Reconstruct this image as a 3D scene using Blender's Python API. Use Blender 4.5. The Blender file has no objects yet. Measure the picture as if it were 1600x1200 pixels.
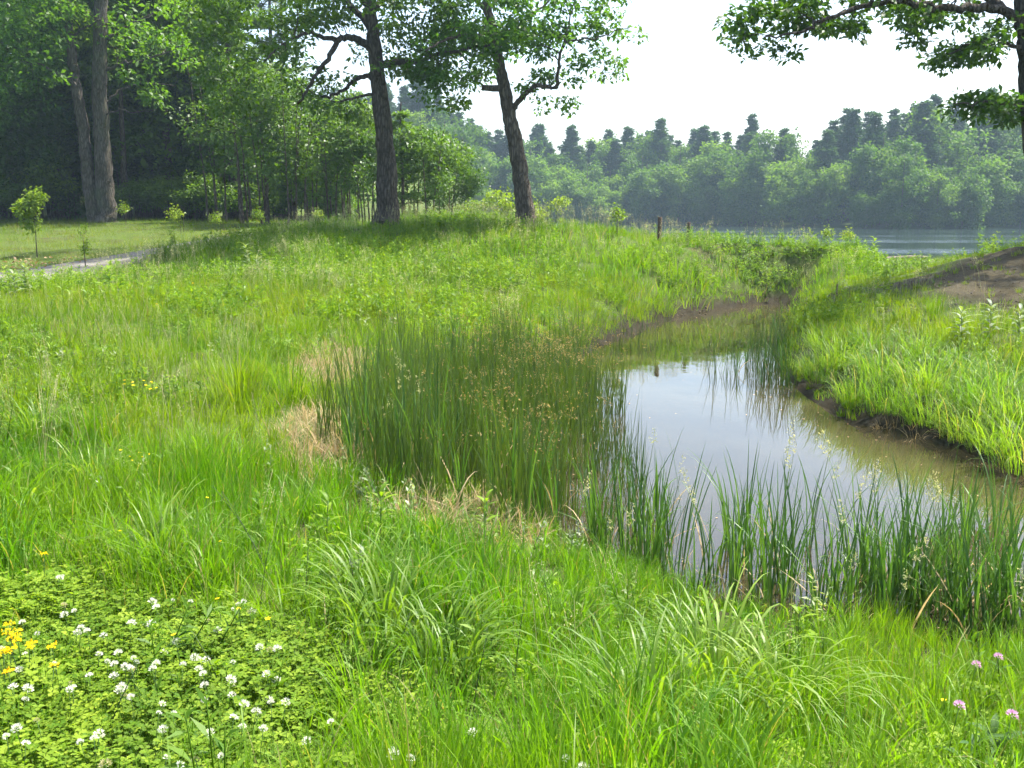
import bpy, math, random
import numpy as np
from mathutils import Vector, Matrix

# ------------------------------------------------------------------ camera, sky, sun, exposure
SC = bpy.context.scene
COL = SC.collection
EYE = 2.3                     # eye height above the water level (z = 0)
PITCH = math.radians(9.8)
FPX = 1560.0                  # focal length in pixels of a 1600 px wide frame
cam_d = bpy.data.cameras.new('camera')
cam_d.sensor_width = 36.0
cam_d.lens = FPX / 1600 * 36
cam_d.clip_start = 0.05
cam_d.clip_end = 3000
cam = bpy.data.objects.new('camera', cam_d)
COL.objects.link(cam)
cam.location = (0, 0, EYE)
cam.rotation_euler = (math.pi / 2 - PITCH, 0, 0)
SC.camera = cam

SUN_AZ, SUN_EL = math.radians(55), math.radians(63)     # azimuth to the right of the view direction
world = bpy.data.worlds.new('World')
SC.world = world
world.use_nodes = True
wn = world.node_tree.nodes
sky = wn.new('ShaderNodeTexSky')
sky.sky_type = 'NISHITA'
sky.sun_disc = False
sky.sun_elevation = SUN_EL
sky.sun_rotation = SUN_AZ
sky.air_density = 1.0
sky.dust_density = 3.0
sky.ozone_density = 1.0
wn['Background'].inputs['Strength'].default_value = 0.15
world.node_tree.links.new(sky.outputs[0], wn['Background'].inputs['Color'])

sun_d = bpy.data.lights.new('sun', 'SUN')
sun_d.energy = 5.0
sun_d.angle = math.radians(1.2)
sun_d.color = (1.0, 0.96, 0.88)
sun = bpy.data.objects.new('sun', sun_d)
COL.objects.link(sun)
S = Vector((math.sin(SUN_AZ) * math.cos(SUN_EL), math.cos(SUN_AZ) * math.cos(SUN_EL), math.sin(SUN_EL)))
sun.rotation_euler = S.to_track_quat('Z', 'Y').to_euler()
sun.location = (0, 0, 60)

SC.view_settings.view_transform = 'Standard'
SC.view_settings.look = 'None'
SC.view_settings.gamma = 1.0
SC.view_settings.exposure = 1.48
SC.view_settings.use_curve_mapping = False
cy = SC.cycles
cy.max_bounces = 6
cy.diffuse_bounces = 2
cy.glossy_bounces = 3
cy.transmission_bounces = 4
cy.volume_bounces = 0
cy.transparent_max_bounces = 6
cy.caustics_reflective = False
cy.caustics_refractive = False
cy.sample_clamp_indirect = 4.0
cy.use_adaptive_sampling = True
cy.adaptive_threshold = 0.03
cy.adaptive_min_samples = 16
cy.use_denoising = True
try:
    cy.denoiser = 'OPENIMAGEDENOISE'
    cy.denoising_prefilter = 'ACCURATE'
except Exception:
    pass

# ------------------------------------------------------------------ helpers
RNG = np.random.default_rng(7)
CP, SP = math.cos(PITCH), math.sin(PITCH)

def ray(u, v):
    a, b = (u - 800) / FPX, (600 - v) / FPX
    return np.array([a, CP + b * SP, -SP + b * CP])

def P(u, v, Y):                       # point seen at photo position (u, v) at the distance Y
    d = ray(u, v)
    t = Y / d[1]
    return np.array([d[0] * t, Y, EYE + d[2] * t])

def U(x, y, z):                       # photo position of a point (arrays welcome)
    dz = z - EYE
    depth = y * CP - dz * SP
    return 800 + FPX * x / depth, 600 - FPX * (y * SP + dz * CP) / depth

def tag(o, label=None, cat=None, group=None, kind=None):
    if label: o['label'] = label
    if cat: o['category'] = cat
    if group: o['group'] = group
    if kind: o['kind'] = kind
    return o

def empty(name, loc, rz=0.0, scale=1.0):
    o = bpy.data.objects.new(name, None)
    o.empty_display_size = 0.1
    o.location = tuple(loc); o.rotation_euler = (0, 0, rz)
    o.scale = (scale,) * 3 if np.isscalar(scale) else tuple(scale)
    COL.objects.link(o)
    return o

class Acc:
    def __init__(s): s.V, s.F, s.A, s.n = [], [], [], 0
    def add(s, V, F, a=None):
        V = np.asarray(V, dtype=np.float32).reshape(-1, 3)
        F = np.asarray(F, dtype=np.int64)
        s.V.append(V); s.F.append(F + s.n)
        s.A.append(np.full(len(V), 0.5, np.float32) if a is None else np.asarray(a, np.float32))
        s.n += len(V)
        return s
    def tris(s): return sum(len(f) * (f.shape[1] - 2) for f in s.F)
    def mesh(s, name, mat, smooth=False):
        me = bpy.data.meshes.new(name)
        V = np.concatenate(s.V)
        me.vertices.add(len(V)); me.vertices.foreach_set('co', V.ravel())
        loops = np.concatenate([f.ravel() for f in s.F]).astype(np.int32)
        tot = np.concatenate([np.full(len(f), f.shape[1], np.int32) for f in s.F])
        start = np.concatenate([[0], np.cumsum(tot)[:-1]]).astype(np.int32)
        me.loops.add(len(loops)); me.loops.foreach_set('vertex_index', loops)
        me.polygons.add(len(tot))
        me.polygons.foreach_set('loop_start', start)
        me.polygons.foreach_set('loop_total', tot)
        if smooth: me.polygons.foreach_set('use_smooth', np.ones(len(tot), bool))
        at = me.attributes.new('v', 'FLOAT', 'POINT')
        at.data.foreach_set('value', np.concatenate(s.A))
        me.update(calc_edges=True); me.validate()
        if mat is not None: me.materials.append(mat)
        return me
    def build(s, name, mat, parent=None, smooth=False):
        o = bpy.data.objects.new(name, s.mesh(name, mat, smooth))
        COL.objects.link(o)
        if parent is not None: o.parent = parent
        return o

def place(name, me, parent=None, loc=None, rot=None, scale=None):
    o = bpy.data.objects.new(name, me)
    COL.objects.link(o)
    if parent is not None: o.parent = parent
    if loc is not None: o.location = tuple(loc)
    if rot is not None: o.rotation_euler = tuple(rot)
    if scale is not None: o.scale = (scale,) * 3 if np.isscalar(scale) else tuple(scale)
    return o

def copy_thing(root, loc, rz=0.0, scale=1.0, label=None):
    r = root.copy(); COL.objects.link(r)
    r.location = tuple(loc); r.rotation_euler = (0, 0, rz)
    r.scale = (scale,) * 3 if np.isscalar(scale) else tuple(scale)
    if label: r['label'] = label
    for ch in list(root.children):
        c = ch.copy(); COL.objects.link(c); c.parent = r
        for g in list(ch.children):
            d = g.copy(); COL.objects.link(d); d.parent = c
    return r

def unit(v):
    v = np.asarray(v, float)
    return v / np.maximum(np.linalg.norm(v, axis=-1, keepdims=True), 1e-9)

def hash2(ix, iy, s):
    h = (ix.astype(np.int64) * 374761393 + iy.astype(np.int64) * 668265263 + s * 1442695041) & 0x7fffffff
    h = ((h ^ (h >> 13)) * 1274126177) & 0x7fffffff
    return ((h ^ (h >> 16)) & 0xffff) / 65535.0

def vnoise(x, y, s=0):
    x = np.asarray(x, float); y = np.asarray(y, float)
    ix, iy = np.floor(x), np.floor(y)
    fx, fy = x - ix, y - iy
    fx, fy = fx * fx * (3 - 2 * fx), fy * fy * (3 - 2 * fy)
    a, b = hash2(ix, iy, s), hash2(ix + 1, iy, s)
    c, d = hash2(ix, iy + 1, s), hash2(ix + 1, iy + 1, s)
    return (a * (1 - fx) + b * fx) * (1 - fy) + (c * (1 - fx) + d * fx) * fy

def fbm(x, y, s=0, o=3):
    r, a, t = 0, 1.0, 0
    for i in range(o):
        r = r + a * vnoise(x * 2 ** i, y * 2 ** i, s + i); t += a; a *= .5
    return r / t

def sstep(a, b, x):
    t = np.clip((np.asarray(x, float) - a) / (b - a), 0, 1)
    return t * t * (3 - 2 * t)

def tube(acc, pts, rad, n=7, a=None, wob=0.0, flare=None):
    pts = np.asarray(pts, float); rad = np.asarray(rad, float); m = len(pts)
    T = np.gradient(pts, axis=0); T = unit(T)
    ref = np.array([0.31, 0.12, 0.94]) if abs(T[0][2]) < .8 else np.array([1.0, 0.2, 0.0])
    A = unit(np.cross(T, ref)); B = np.cross(T, A)
    th = np.linspace(0, 2 * math.pi, n, endpoint=False)
    R = rad[:, None] * np.ones(n)
    if wob: R = R * (1 + wob * (vnoise(np.arange(m)[:, None] * .7 + 0 * th, th[None] * 1.6 + 0 * np.arange(m)[:, None], m) - .5) * 2)
    if flare is not None: R = R * flare(np.arange(m)[:, None], th[None])
    V = pts[:, None] + R[..., None] * (np.cos(th)[None, :, None] * A[:, None] + np.sin(th)[None, :, None] * B[:, None])
    i = np.arange(m - 1)[:, None] * n; j = np.arange(n)[None]; k = (j + 1) % n
    F = np.stack([i + j, i + k, i + n + k, i + n + j], -1).reshape(-1, 4)
    acc.add(V, F, None if a is None else np.full(m * n, a))
    c0 = len(V.reshape(-1, 3))
    cap = np.array([[n * (m - 1) + q for q in range(n)]])
    acc.F.append(cap + acc.n - c0)

def smooth_path(pts, per=5):
    pts = np.asarray(pts, float)
    if len(pts) < 3:
        return np.array([pts[0] + (pts[-1] - pts[0]) * t for t in np.linspace(0, 1, per + 1)])
    Q = np.vstack([2 * pts[0] - pts[1], pts, 2 * pts[-1] - pts[-2]])
    out = []
    for i in range(1, len(Q) - 2):
        for t in np.linspace(0, 1, per, endpoint=False):
            p0, p1, p2, p3 = Q[i - 1:i + 3]
            out.append(.5 * (2 * p1 + (p2 - p0) * t + (2 * p0 - 5 * p1 + 4 * p2 - p3) * t ** 2 + (3 * p1 - p0 - 3 * p2 + p3) * t ** 3))
    out.append(pts[-1])
    return np.array(out)

def leaves(acc, C, D, N, L, W, v=None, fold=0.25, droop=0.0):
    """folded four-sided leaves: base C, direction D, normal N"""
    n = len(C)
    D = unit(D); Sd = unit(np.cross(D, N)); N = np.cross(Sd, D)
    L = np.broadcast_to(L, (n,))[:, None]; W = np.broadcast_to(W, (n,))[:, None]
    mid = C + D * L * .48
    V = np.stack([C, mid + Sd * W / 2 + N * W * fold, C + D * L - N * L * droop, mid - Sd * W / 2 + N * W * fold], 1)
    F = np.arange(n * 4).reshape(n, 4)
    if v is None: v = RNG.random(n)
    acc.add(V, F, np.repeat(v, 4))

def blades(acc, base, az, length, width, th0, bend, segs=4, power=1.4, v=None, twist=0.5, rng=RNG, taper=.75, cup=0.0):
    """grass blades: curved strips that taper to a point"""
    n = len(base)
    bc = lambda q: np.broadcast_to(np.asarray(q, float), (n,))
    az, length, width, th0, bend = map(bc, (az, length, width, th0, bend))
    t = np.linspace(0, 1, segs + 1)
    th = th0[:, None] + bend[:, None] * t[None] ** power
    thm = (th[:, 1:] + th[:, :-1]) / 2
    ds = (length / segs)[:, None]
    r = np.concatenate([np.zeros((n, 1)), np.cumsum(np.sin(thm) * ds, 1)], 1)
    z = np.concatenate([np.zeros((n, 1)), np.cumsum(np.cos(thm) * ds, 1)], 1)
    ca, sa = np.cos(az)[:, None], np.sin(az)[:, None]
    X = np.asarray(base)[:, None, :] + np.stack([r * ca, r * sa, z], -1)
    tw = az + math.pi / 2 + (rng.random(n) - .5) * 2 * twist
    side = np.stack([np.cos(tw), np.sin(tw), np.zeros(n)], -1)[:, None, :]
    prof = np.maximum((1 - t ** 2.2) ** taper * (0.55 + 0.45 * np.minimum(t * 4, 1)), 0.04)
    w = width[:, None, None] * prof[None, :, None] * .5
    V = np.stack([X - side * w, X + side * w], 2)
    i = (np.arange(n)[:, None] * (segs + 1) + np.arange(segs)[None]) * 2
    F = np.stack([i, i + 1, i + 3, i + 2], -1).reshape(-1, 4)
    if v is None: v = rng.random(n)
    acc.add(V, F, np.repeat(v, (segs + 1) * 2))

# ------------------------------------------------------------------ materials
def nmat(name):
    m = bpy.data.materials.new(name); m.use_nodes = True
    nt = m.node_tree
    for n in list(nt.nodes):
        if n.type != 'OUTPUT_MATERIAL': nt.nodes.remove(n)
    return m, nt, nt.nodes, nt.links, nt.nodes['Material Output']

def rgb(c): return (c[0], c[1], c[2], 1)

def mixc(nt, a, b, fac, mode='MIX'):
    m = nt.nodes.new('ShaderNodeMix'); m.data_type = 'RGBA'; m.blend_type = mode
    for s, q in ((6, a), (7, b)):
        if isinstance(q, (tuple, list)): m.inputs[s].default_value = rgb(q)
        else: nt.links.new(q, m.inputs[s])
    if isinstance(fac, (int, float)): m.inputs[0].default_value = fac
    else: nt.links.new(fac, m.inputs[0])
    return m.outputs[2]

def mrange(nt, src, a, b, c=0.0, d=1.0):
    m = nt.nodes.new('ShaderNodeMapRange'); m.clamp = True
    nt.links.new(src, m.inputs[0])
    for i, q in enumerate((a, b, c, d)): m.inputs[i + 1].default_value = q
    return m.outputs[0]

def noise_at(nt, scale, detail=3, coord=None, rough=.55, stretch=None):
    tx = nt.nodes.new('ShaderNodeTexNoise')
    tx.inputs['Scale'].default_value = scale; tx.inputs['Detail'].default_value = detail
    tx.inputs['Roughness'].default_value = rough
    if coord is None:
        g = nt.nodes.new('ShaderNodeNewGeometry'); coord = g.outputs['Position']
    if stretch:
        mp = nt.nodes.new('ShaderNodeMapping'); mp.inputs['Scale'].default_value = stretch
        nt.links.new(coord, mp.inputs[0]); coord = mp.outputs[0]
    nt.links.new(coord, tx.inputs['Vector'])
    return tx.outputs['Fac']

def leaf_mat(name, ca, cb, trans=.45, tcol=None, rough=.45, spec=.35, cc=None, patch=.25, patch_scale=.5, rnd=.3, dead=None, dead_amt=0.0):
    m, nt, N, Lk, out = nmat(name)
    at = N.new('ShaderNodeAttribute'); at.attribute_name = 'v'
    col = mixc(nt, ca, cb, at.outputs['Fac'])
    if cc is not None:
        nz = noise_at(nt, patch_scale, 2)
        col = mixc(nt, col, cc, mrange(nt, nz, .45, .65, 0, patch))
    if dead is not None:
        wn_ = N.new('ShaderNodeTexWhiteNoise'); wn_.noise_dimensions = '1D'
        Lk.new(at.outputs['Fac'], wn_.inputs['W'])
        col = mixc(nt, col, dead, mrange(nt, wn_.outputs['Value'], 1 - dead_amt - .02, 1 - dead_amt + .02, 0, 1))
    oi = N.new('ShaderNodeObjectInfo')
    hs = N.new('ShaderNodeHueSaturation')
    Lk.new(mrange(nt, oi.outputs['Random'], 0, 1, 1 - rnd, 1 + rnd), hs.inputs['Value'])
    Lk.new(mrange(nt, oi.outputs['Random'], 0, 1, .515, .487), hs.inputs['Hue'])
    Lk.new(col, hs.inputs['Color'])
    col = hs.outputs['Color']
    p = N.new('ShaderNodeBsdfPrincipled')
    Lk.new(col, p.inputs['Base Color'])
    p.inputs['Roughness'].default_value = rough
    p.inputs['Specular IOR Level'].default_value = spec
    tr = N.new('ShaderNodeBsdfTranslucent')
    tc = mixc(nt, col, tcol if tcol else (1.0, 1.0, .35), 1.0, 'MULTIPLY')
    sc = N.new('ShaderNodeMix'); sc.data_type = 'RGBA'; sc.blend_type = 'ADD'; sc.inputs[0].default_value = .55
    Lk.new(tc, sc.inputs[6]); Lk.new(tc, sc.inputs[7])
    Lk.new(sc.outputs[2], tr.inputs['Color'])
    mx = N.new('ShaderNodeMixShader'); mx.inputs[0].default_value = trans
    Lk.new(p.outputs[0], mx.inputs[1]); Lk.new(tr.outputs[0], mx.inputs[2])
    Lk.new(mx.outputs[0], out.inputs['Surface'])
    return m

def bark_mat(name, ca, cb, scale=9.0, moss=None):
    m, nt, N, Lk, out = nmat(name)
    tc = N.new('ShaderNodeTexCoord')
    nz = noise_at(nt, scale * 1.6, 6, tc.outputs['Object'], .7, (1, 1, .3))
    n2 = noise_at(nt, 1.1, 3, tc.outputs['Object'])
    wob = N.new('ShaderNodeVectorMath'); wob.operation = 'MULTIPLY_ADD'
    Lk.new(nz, wob.inputs[0]); wob.inputs[1].default_value = (.12, .12, .3); Lk.new(tc.outputs['Object'], wob.inputs[2])
    mp = N.new('ShaderNodeMapping'); mp.inputs['Scale'].default_value = (1, 1, .22); Lk.new(wob.outputs[0], mp.inputs[0])
    vo = N.new('ShaderNodeTexVoronoi'); vo.feature = 'DISTANCE_TO_EDGE'; vo.inputs['Scale'].default_value = scale * 1.5
    Lk.new(mp.outputs[0], vo.inputs['Vector'])
    ridge = mrange(nt, vo.outputs['Distance'], 0.0, .28)
    ht = N.new('ShaderNodeMath'); ht.operation = 'MULTIPLY_ADD'; Lk.new(nz, ht.inputs[0]); ht.inputs[1].default_value = .5; Lk.new(ridge, ht.inputs[2])
    col = mixc(nt, ca, cb, mrange(nt, ht.outputs[0], .2, 1.15))
    col = mixc(nt, col, tuple(q * 1.5 for q in cb), mrange(nt, n2, .55, .75, 0, .55))
    if moss: col = mixc(nt, col, moss, mrange(nt, n2, .3, .5, .6, 0))
    p = N.new('ShaderNodeBsdfPrincipled'); p.inputs['Roughness'].default_value = .9
    p.inputs['Specular IOR Level'].default_value = .15
    Lk.new(col, p.inputs['Base Color'])
    b = N.new('ShaderNodeBump'); b.inputs['Strength'].default_value = 1.0; b.inputs['Distance'].default_value = .035
    Lk.new(ht.outputs[0], b.inputs['Height']); Lk.new(b.outputs[0], p.inputs['Normal'])
    Lk.new(p.outputs[0], out.inputs['Surface'])
    return m

def flat_mat(name, ca, cb, scale=20, rough=.85, trans=0.0, bump=.3):
    m, nt, N, Lk, out = nmat(name)
    tc = N.new('ShaderNodeTexCoord')
    nz = noise_at(nt, scale, 5, tc.outputs['Object'], .65)
    p = N.new('ShaderNodeBsdfPrincipled'); p.inputs['Roughness'].default_value = rough
    p.inputs['Specular IOR Level'].default_value = .25
    Lk.new(mixc(nt, ca, cb, mrange(nt, nz, .35, .65)), p.inputs['Base Color'])
    b = N.new('ShaderNodeBump'); b.inputs['Strength'].default_value = bump; b.inputs['Distance'].default_value = .01
    Lk.new(nz, b.inputs['Height']); Lk.new(b.outputs[0], p.inputs['Normal'])
    sh = p.outputs[0]
    if trans:
        tr = N.new('ShaderNodeBsdfTranslucent'); tr.inputs['Color'].default_value = rgb(cb)
        mx = N.new('ShaderNodeMixShader'); mx.inputs[0].default_value = trans
        Lk.new(sh, mx.inputs[1]); Lk.new(tr.outputs[0], mx.inputs[2]); sh = mx.outputs[0]
    Lk.new(sh, out.inputs['Surface'])
    return m

M = {}
YG = (1.0, 1.0, .25)
M['grass'] = leaf_mat('grass_blade', (.048, .138, .006), (.170, .285, .011), .5, YG, .48, .25, (.185, .26, .012), .5, .8, .0, (.28, .23, .10), .055)
M['grass_far'] = leaf_mat('meadow_blade', (.046, .136, .006), (.165, .275, .011), .5, YG, .52, .22, (.18, .25, .012), .45, .4, .0, (.28, .24, .11), .045)
M['lawn'] = leaf_mat('lawn_blade', (.06, .14, .007), (.13, .20, .012), .5, YG, .6, .1, (.15, .165, .02), .6, .22, .0, (.26, .21, .11), .06)
M['broad'] = leaf_mat('broad_blade', (.10, .185, .014), (.19, .28, .035), .45, YG, .45, .35, None, rnd=.2)
M['sedge'] = leaf_mat('sedge_blade', (.085, .185, .014), (.18, .29, .035), .5, YG, .45, .32, None, rnd=.15, dead=(.33, .28, .14), dead_amt=.04)
M['cattail'] = leaf_mat('cattail_blade', (.036, .095, .020), (.08, .165, .028), .38, (1, 1, .4), .42, .3, None, rnd=.25)
M['bulrush'] = leaf_mat('bulrush_stem', (.026, .058, .014), (.075, .13, .022), .3, (1, 1, .3), .4, .4, None, rnd=.25)
M['straw'] = leaf_mat('straw_blade', (.30, .22, .12), (.46, .37, .22), .3, (1, .9, .6), .7, .15, None, rnd=.2)
M['seed'] = leaf_mat('seed_husk', (.33, .33, .17), (.50, .47, .28), .35, (1, 1, .6), .8, .1, None, rnd=.15)
M['brownseed'] = leaf_mat('brown_spikelet', (.20, .16, .06), (.34, .27, .12), .3, (1, .9, .5), .8, .1, None, rnd=.2)
M['forb'] = leaf_mat('forb_leaf', (.078, .165, .009), (.155, .255, .016), .45, YG, .5, .22, None, rnd=.3)
M['forbpale'] = leaf_mat('pale_forb_leaf', (.16, .22, .10), (.27, .32, .17), .35, YG, .45, .35, None, rnd=.25)
M['darkleaf'] = leaf_mat('dark_broad_leaf', (.045, .10, .022), (.07, .14, .03), .3, YG, .6, .15, None, rnd=.1)
M['clover'] = leaf_mat('clover_leaflet', (.095, .185, .012), (.21, .30, .03), .48, YG, .6, .12, None, rnd=.3)
M['petal_w'] = leaf_mat('white_petal', (.62, .60, .50), (.8, .8, .72), .3, (1, 1, .9), .7, .1, None, rnd=.08)
M['petal_y'] = leaf_mat('yellow_petal', (.78, .56, .01), (.85, .68, .03), .3, (1, .9, .3), .6, .1, None, rnd=.1)
M['petal_p'] = leaf_mat('pink_petal', (.58, .33, .48), (.72, .52, .64), .3, (1, .8, .95), .7, .1, None, rnd=.1)
M['stem'] = leaf_mat('green_stem', (.06, .13, .025), (.10, .17, .04), .2, YG, .5, .3, None, rnd=.2)
M['stalk'] = leaf_mat('dark_stalk', (.05, .085, .025), (.08, .11, .04), .1, YG, .5, .3, None, rnd=.2)
M['oak'] = leaf_mat('oak_leaf', (.04, .10, .012), (.08, .165, .02), .42, YG, .45, .3, None, rnd=.1)
M['oak2'] = leaf_mat('bright_oak_leaf', (.065, .15, .012), (.12, .22, .025), .5, YG, .45, .3, None, rnd=.1)
M['wood'] = leaf_mat('woodland_leaf', (.06, .13, .014), (.12, .21, .02), .5, YG, .5, .3, None, rnd=.25)
M['pine'] = leaf_mat('pine_needle', (.042, .09, .018), (.085, .145, .024), .35, YG, .55, .25, None, rnd=.25)
M['young'] = leaf_mat('young_tree_leaf', (.045, .105, .018), (.09, .165, .03), .45, YG, .45, .35, None, rnd=.25)
M['bright'] = leaf_mat('sapling_leaf', (.13, .22, .02), (.23, .30, .04), .5, YG, .42, .35, None, rnd=.2)
M['fardec'] = leaf_mat('far_broadleaf', (.05, .12, .018), (.12, .20, .03), .45, YG, .6, .2, None, rnd=.35)
M['farpine'] = leaf_mat('far_needle', (.025, .07, .025), (.055, .11, .032), .25, YG, .6, .2, None, rnd=.3)
M['bark'] = bark_mat('oak_bark', (.045, .036, .028), (.12, .10, .078))
M['barkgrey'] = bark_mat('grey_bark', (.05, .043, .034), (.15, .13, .105), 8, (.10, .12, .06))
M['bark2'] = bark_mat('brown_bark', (.06, .048, .036), (.16, .13, .10), 10)
M['twig'] = bark_mat('twig_bark', (.045, .038, .03), (.10, .085, .065), 14)
M['post'] = flat_mat('weathered_post', (.06, .04, .028), (.13, .09, .06), 30)
M['log'] = flat_mat('driftwood', (.07, .055, .045), (.2, .16, .12), 12)
M['stone'] = flat_mat('stone', (.07, .055, .04), (.17, .14, .105), 14)
M['litter'] = leaf_mat('dead_leaf', (.22, .13, .07), (.42, .30, .19), .2, (1, .8, .5), .8, .1, None, rnd=.3)

# ------------------------------------------------------------------ terrain
POND_PX = [(960, 530), (1050, 497), (1150, 480), (1215, 473), (1237, 490), (1228, 560), (1243, 605), (1290, 638), (1330, 662),
           (1400, 672), (1480, 697), (1560, 727), (1650, 762), (1780, 800), (1900, 1060), (1600, 1035), (1400, 1005), (1250, 985),
           (1100, 955), (1000, 905), (900, 855), (800, 800), (720, 745), (690, 690), (750, 645), (820, 600), (880, 565)]
def at_water(u, v):
    d = ray(u, v); t = -EYE / d[2]
    return np.array([d[0] * t, d[1] * t])
POND = np.array([at_water(*q) for q in POND_PX])
POND = smooth_path(np.column_stack([POND, np.zeros(len(POND))]), 3)[:, :2]

def poly_sd(x, y, poly):
    x = np.asarray(x, float); y = np.asarray(y, float)
    best = np.full(x.shape, 1e9); ins = np.zeros(x.shape, bool)
    n = len(poly)
    for i in range(n):
        ax, ay = poly[i]; bx, by = poly[(i + 1) % n]
        ex, ey = bx - ax, by - ay
        l2 = ex * ex + ey * ey
        if l2 < 1e-9: continue
        t = np.clip(((x - ax) * ex + (y - ay) * ey) / l2, 0, 1)
        best = np.minimum(best, (x - ax - t * ex) ** 2 + (y - ay - t * ey) ** 2)
        c = ((ay > y) != (by > y)) & (x < ex * (y - ay) / (ey if abs(ey) > 1e-9 else 1e-9) + ax)
        ins ^= c
    return np.where(ins, -1, 1) * np.sqrt(best)

CTRL = [(-2, 2, .80), (0, 2, .76), (2, 2, .70), (-3, 0, .85), (3, 0, .75), (0, 0, .8), (0, -6, .95), (-9, -6, 1), (9, -6, .95), (6, 2, .5),
        (-2.4, 5, .70), (-.9, 5, .48), (1.2, 4.6, .16), (2.4, 4.3, .12), (4.8, 4.0, .10), (1, 3.4, .40), (3, 3.2, .32), (-3.2, 6.2, .78), (-1.65, 7.3, .45), (-6, 7, .9), (-3, 9, .68), (-6, 11, .9), (-2.6, 12.2, .55),
        (-10, 12, 1.05), (-10, 18, .85), (-7.5, 20.5, .85), (-5, 15, .85), (-1.4, 15.5, .6), (-3, 19, .9), (-13, 22, 1.0), (-9.7, 24, 1.05), (-9.4, 27, 1.2), (-20, 28, 1.3),
        (-17, 42, 1.83), (-25, 42, 1.85), (-8, 40, 1.8), (-8, 34, 1.75), (-3, 23.2, 1.3), (0, 22.5, 1.2), (-8, 24, 1.2), (-25, 15, 1.2), (-25, 60, 2.0), (-10, 60, 1.9),
        (-3.6, 28, 1.9), (.4, 27, 1.82), (-1.6, 27.5, 1.92), (-5, 26, 1.6), (-6, 30, 1.7), (-2, 33, 1.75), (2.2, 26.5, 1.85), (3.4, 26.3, 1.5), (5, 26.3, 1.5), (6.6, 26.2, 1.6), (8.1, 25.8, 1.6), (10, 24.5, .55), (9.5, 28, .3), (13, 29, .3),
        (4, 23.5, 1.0), (7.2, 23.2, 1.0), (2, 21, .7), (4, 32, .75), (9, 32, .5), (13, 32, .3), (4, 40, 0.0), (12, 42, .1), (20, 50, .12), (20, 40, .3), (3, 48, -.5), (14, 56, -.5), (-3, 45, .9),
        (4.8, 11.5, .45), (5.5, 10.9, .5), (6.6, 10.2, .5), (8, 9, .6), (5.8, 13.2, .7), (5.7, 15, .75), (7.2, 13, .8), (9, 12.6, .85), (4.6, 14.5, .5), (4.7, 17.5, .55), (5.6, 19, .8), (6.6, 18, 1.05),
        (7.4, 19, 1.02), (8.3, 19, 1.36), (9.8, 19.3, 1.66), (12.5, 19, 1.78), (8.2, 15, 1.02), (9.5, 15.5, 1.2), (9.4, 22, .75), (11, 25, .8), (13, 14, 1.4), (14, 8, 1.0), (18, 19, 1.8), (18, 28, .7), (24, 34, .5), (12, 36, .25), (30, 20, 1.5), (30, 45, .1)]
CT = np.array(CTRL, float)
def _k(r2): return .5 * r2 * np.log(r2 + 1e-9)
_n = len(CT)
_A = np.zeros((_n + 3, _n + 3))
_d2 = ((CT[:, None, :2] - CT[None, :, :2]) ** 2).sum(-1)
_A[:_n, :_n] = _k(_d2) + np.eye(_n) * 0.6
_A[:_n, _n] = 1; _A[:_n, _n + 1:] = CT[:, :2]; _A[_n, :_n] = 1; _A[_n + 1:, :_n] = CT[:, :2].T
_W = np.linalg.solve(_A, np.concatenate([CT[:, 2], np.zeros(3)]))

def shore_y(x):                       # far shore of the lake
    return 166 - 26 * sstep(34, 52, x) + 5 * np.sin(x * .09) - 10 * sstep(80, 130, x)

def height(x, y, fine=True):
    x = np.asarray(x, float); y = np.asarray(y, float)
    xc, yc = np.clip(x, -30, 32), np.clip(y, -8, 62)
    z = np.full(x.shape, _W[_n])
    z = z + _W[_n + 1] * xc + _W[_n + 2] * yc
    for i in range(_n):
        z = z + _W[i] * _k((xc - CT[i, 0]) ** 2 + (yc - CT[i, 1]) ** 2)
    left = 1 - sstep(-9, -3, x - .0 * y)                   # woodland plateau on the left
    far = (1.95 + 5 * sstep(60, 115, y)) * left + -1.2 * (1 - left)
    far = np.where((y < 70) & (x > 24), .3 * (1 - sstep(45, 62, y)) - 1.2 * sstep(45, 62, y), far)
    z = z + (far - z) * sstep(44, 60, y)
    dsh = y - shore_y(x)
    hill = .35 + 7.0 * sstep(8, 90, dsh) + 3 * sstep(40, 100, x) * sstep(5, 60, dsh)
    z = np.where(left < .5, np.where(dsh > -3, -1.2 + (hill + 1.2) * sstep(-3, 3, dsh), z), z)
    if fine:
        near = 1 - sstep(40, 60, y)
        z = z + near * ((fbm(x * .8, y * .8, 5) - .5) * .16 + (fbm(x * 3, y * 3, 9) - .5) * .07)
    # the pond basin with its low bank
    m = (x > -6) & (x < 22) & (y > 1) & (y < 28)
    sd = np.full(x.shape, 50.0)
    if m.any(): sd[m] = poly_sd(x[m], y[m], POND)
    sdw = sd + (fbm(x * 1.7, y * 1.7, 21) - .5) * .22 * (np.abs(sd) < 3)
    kb = .42 + (.85 - .42) * sstep(13.5, 17, y)
    kb = kb + (1.5 - kb) * sstep(3.7, 4.7, x) * (1 - sstep(16, 20, y))
    lim = .018 + kb * np.maximum(sdw, 0) ** 1.05
    zb = np.where(sdw > 0, np.minimum(np.maximum(z, .05), lim), -.04 - .5 * np.minimum(-sdw, .9))
    return np.where(sd < 5, np.where(sdw > 0, zb + (np.maximum(z, .05) - zb) * sstep(2.2, 4.5, sd), zb), z)

def pond_sd(x, y):
    x = np.asarray(x, float); y = np.asarray(y, float)
    m = (x > -6) & (x < 22) & (y > 1) & (y < 28)
    sd = np.full(x.shape, 50.0)
    if m.any(): sd[m] = poly_sd(x[m], y[m], POND)
    return sd

def h1(x, y): return float(height(np.array([x]), np.array([y]))[0])

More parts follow.
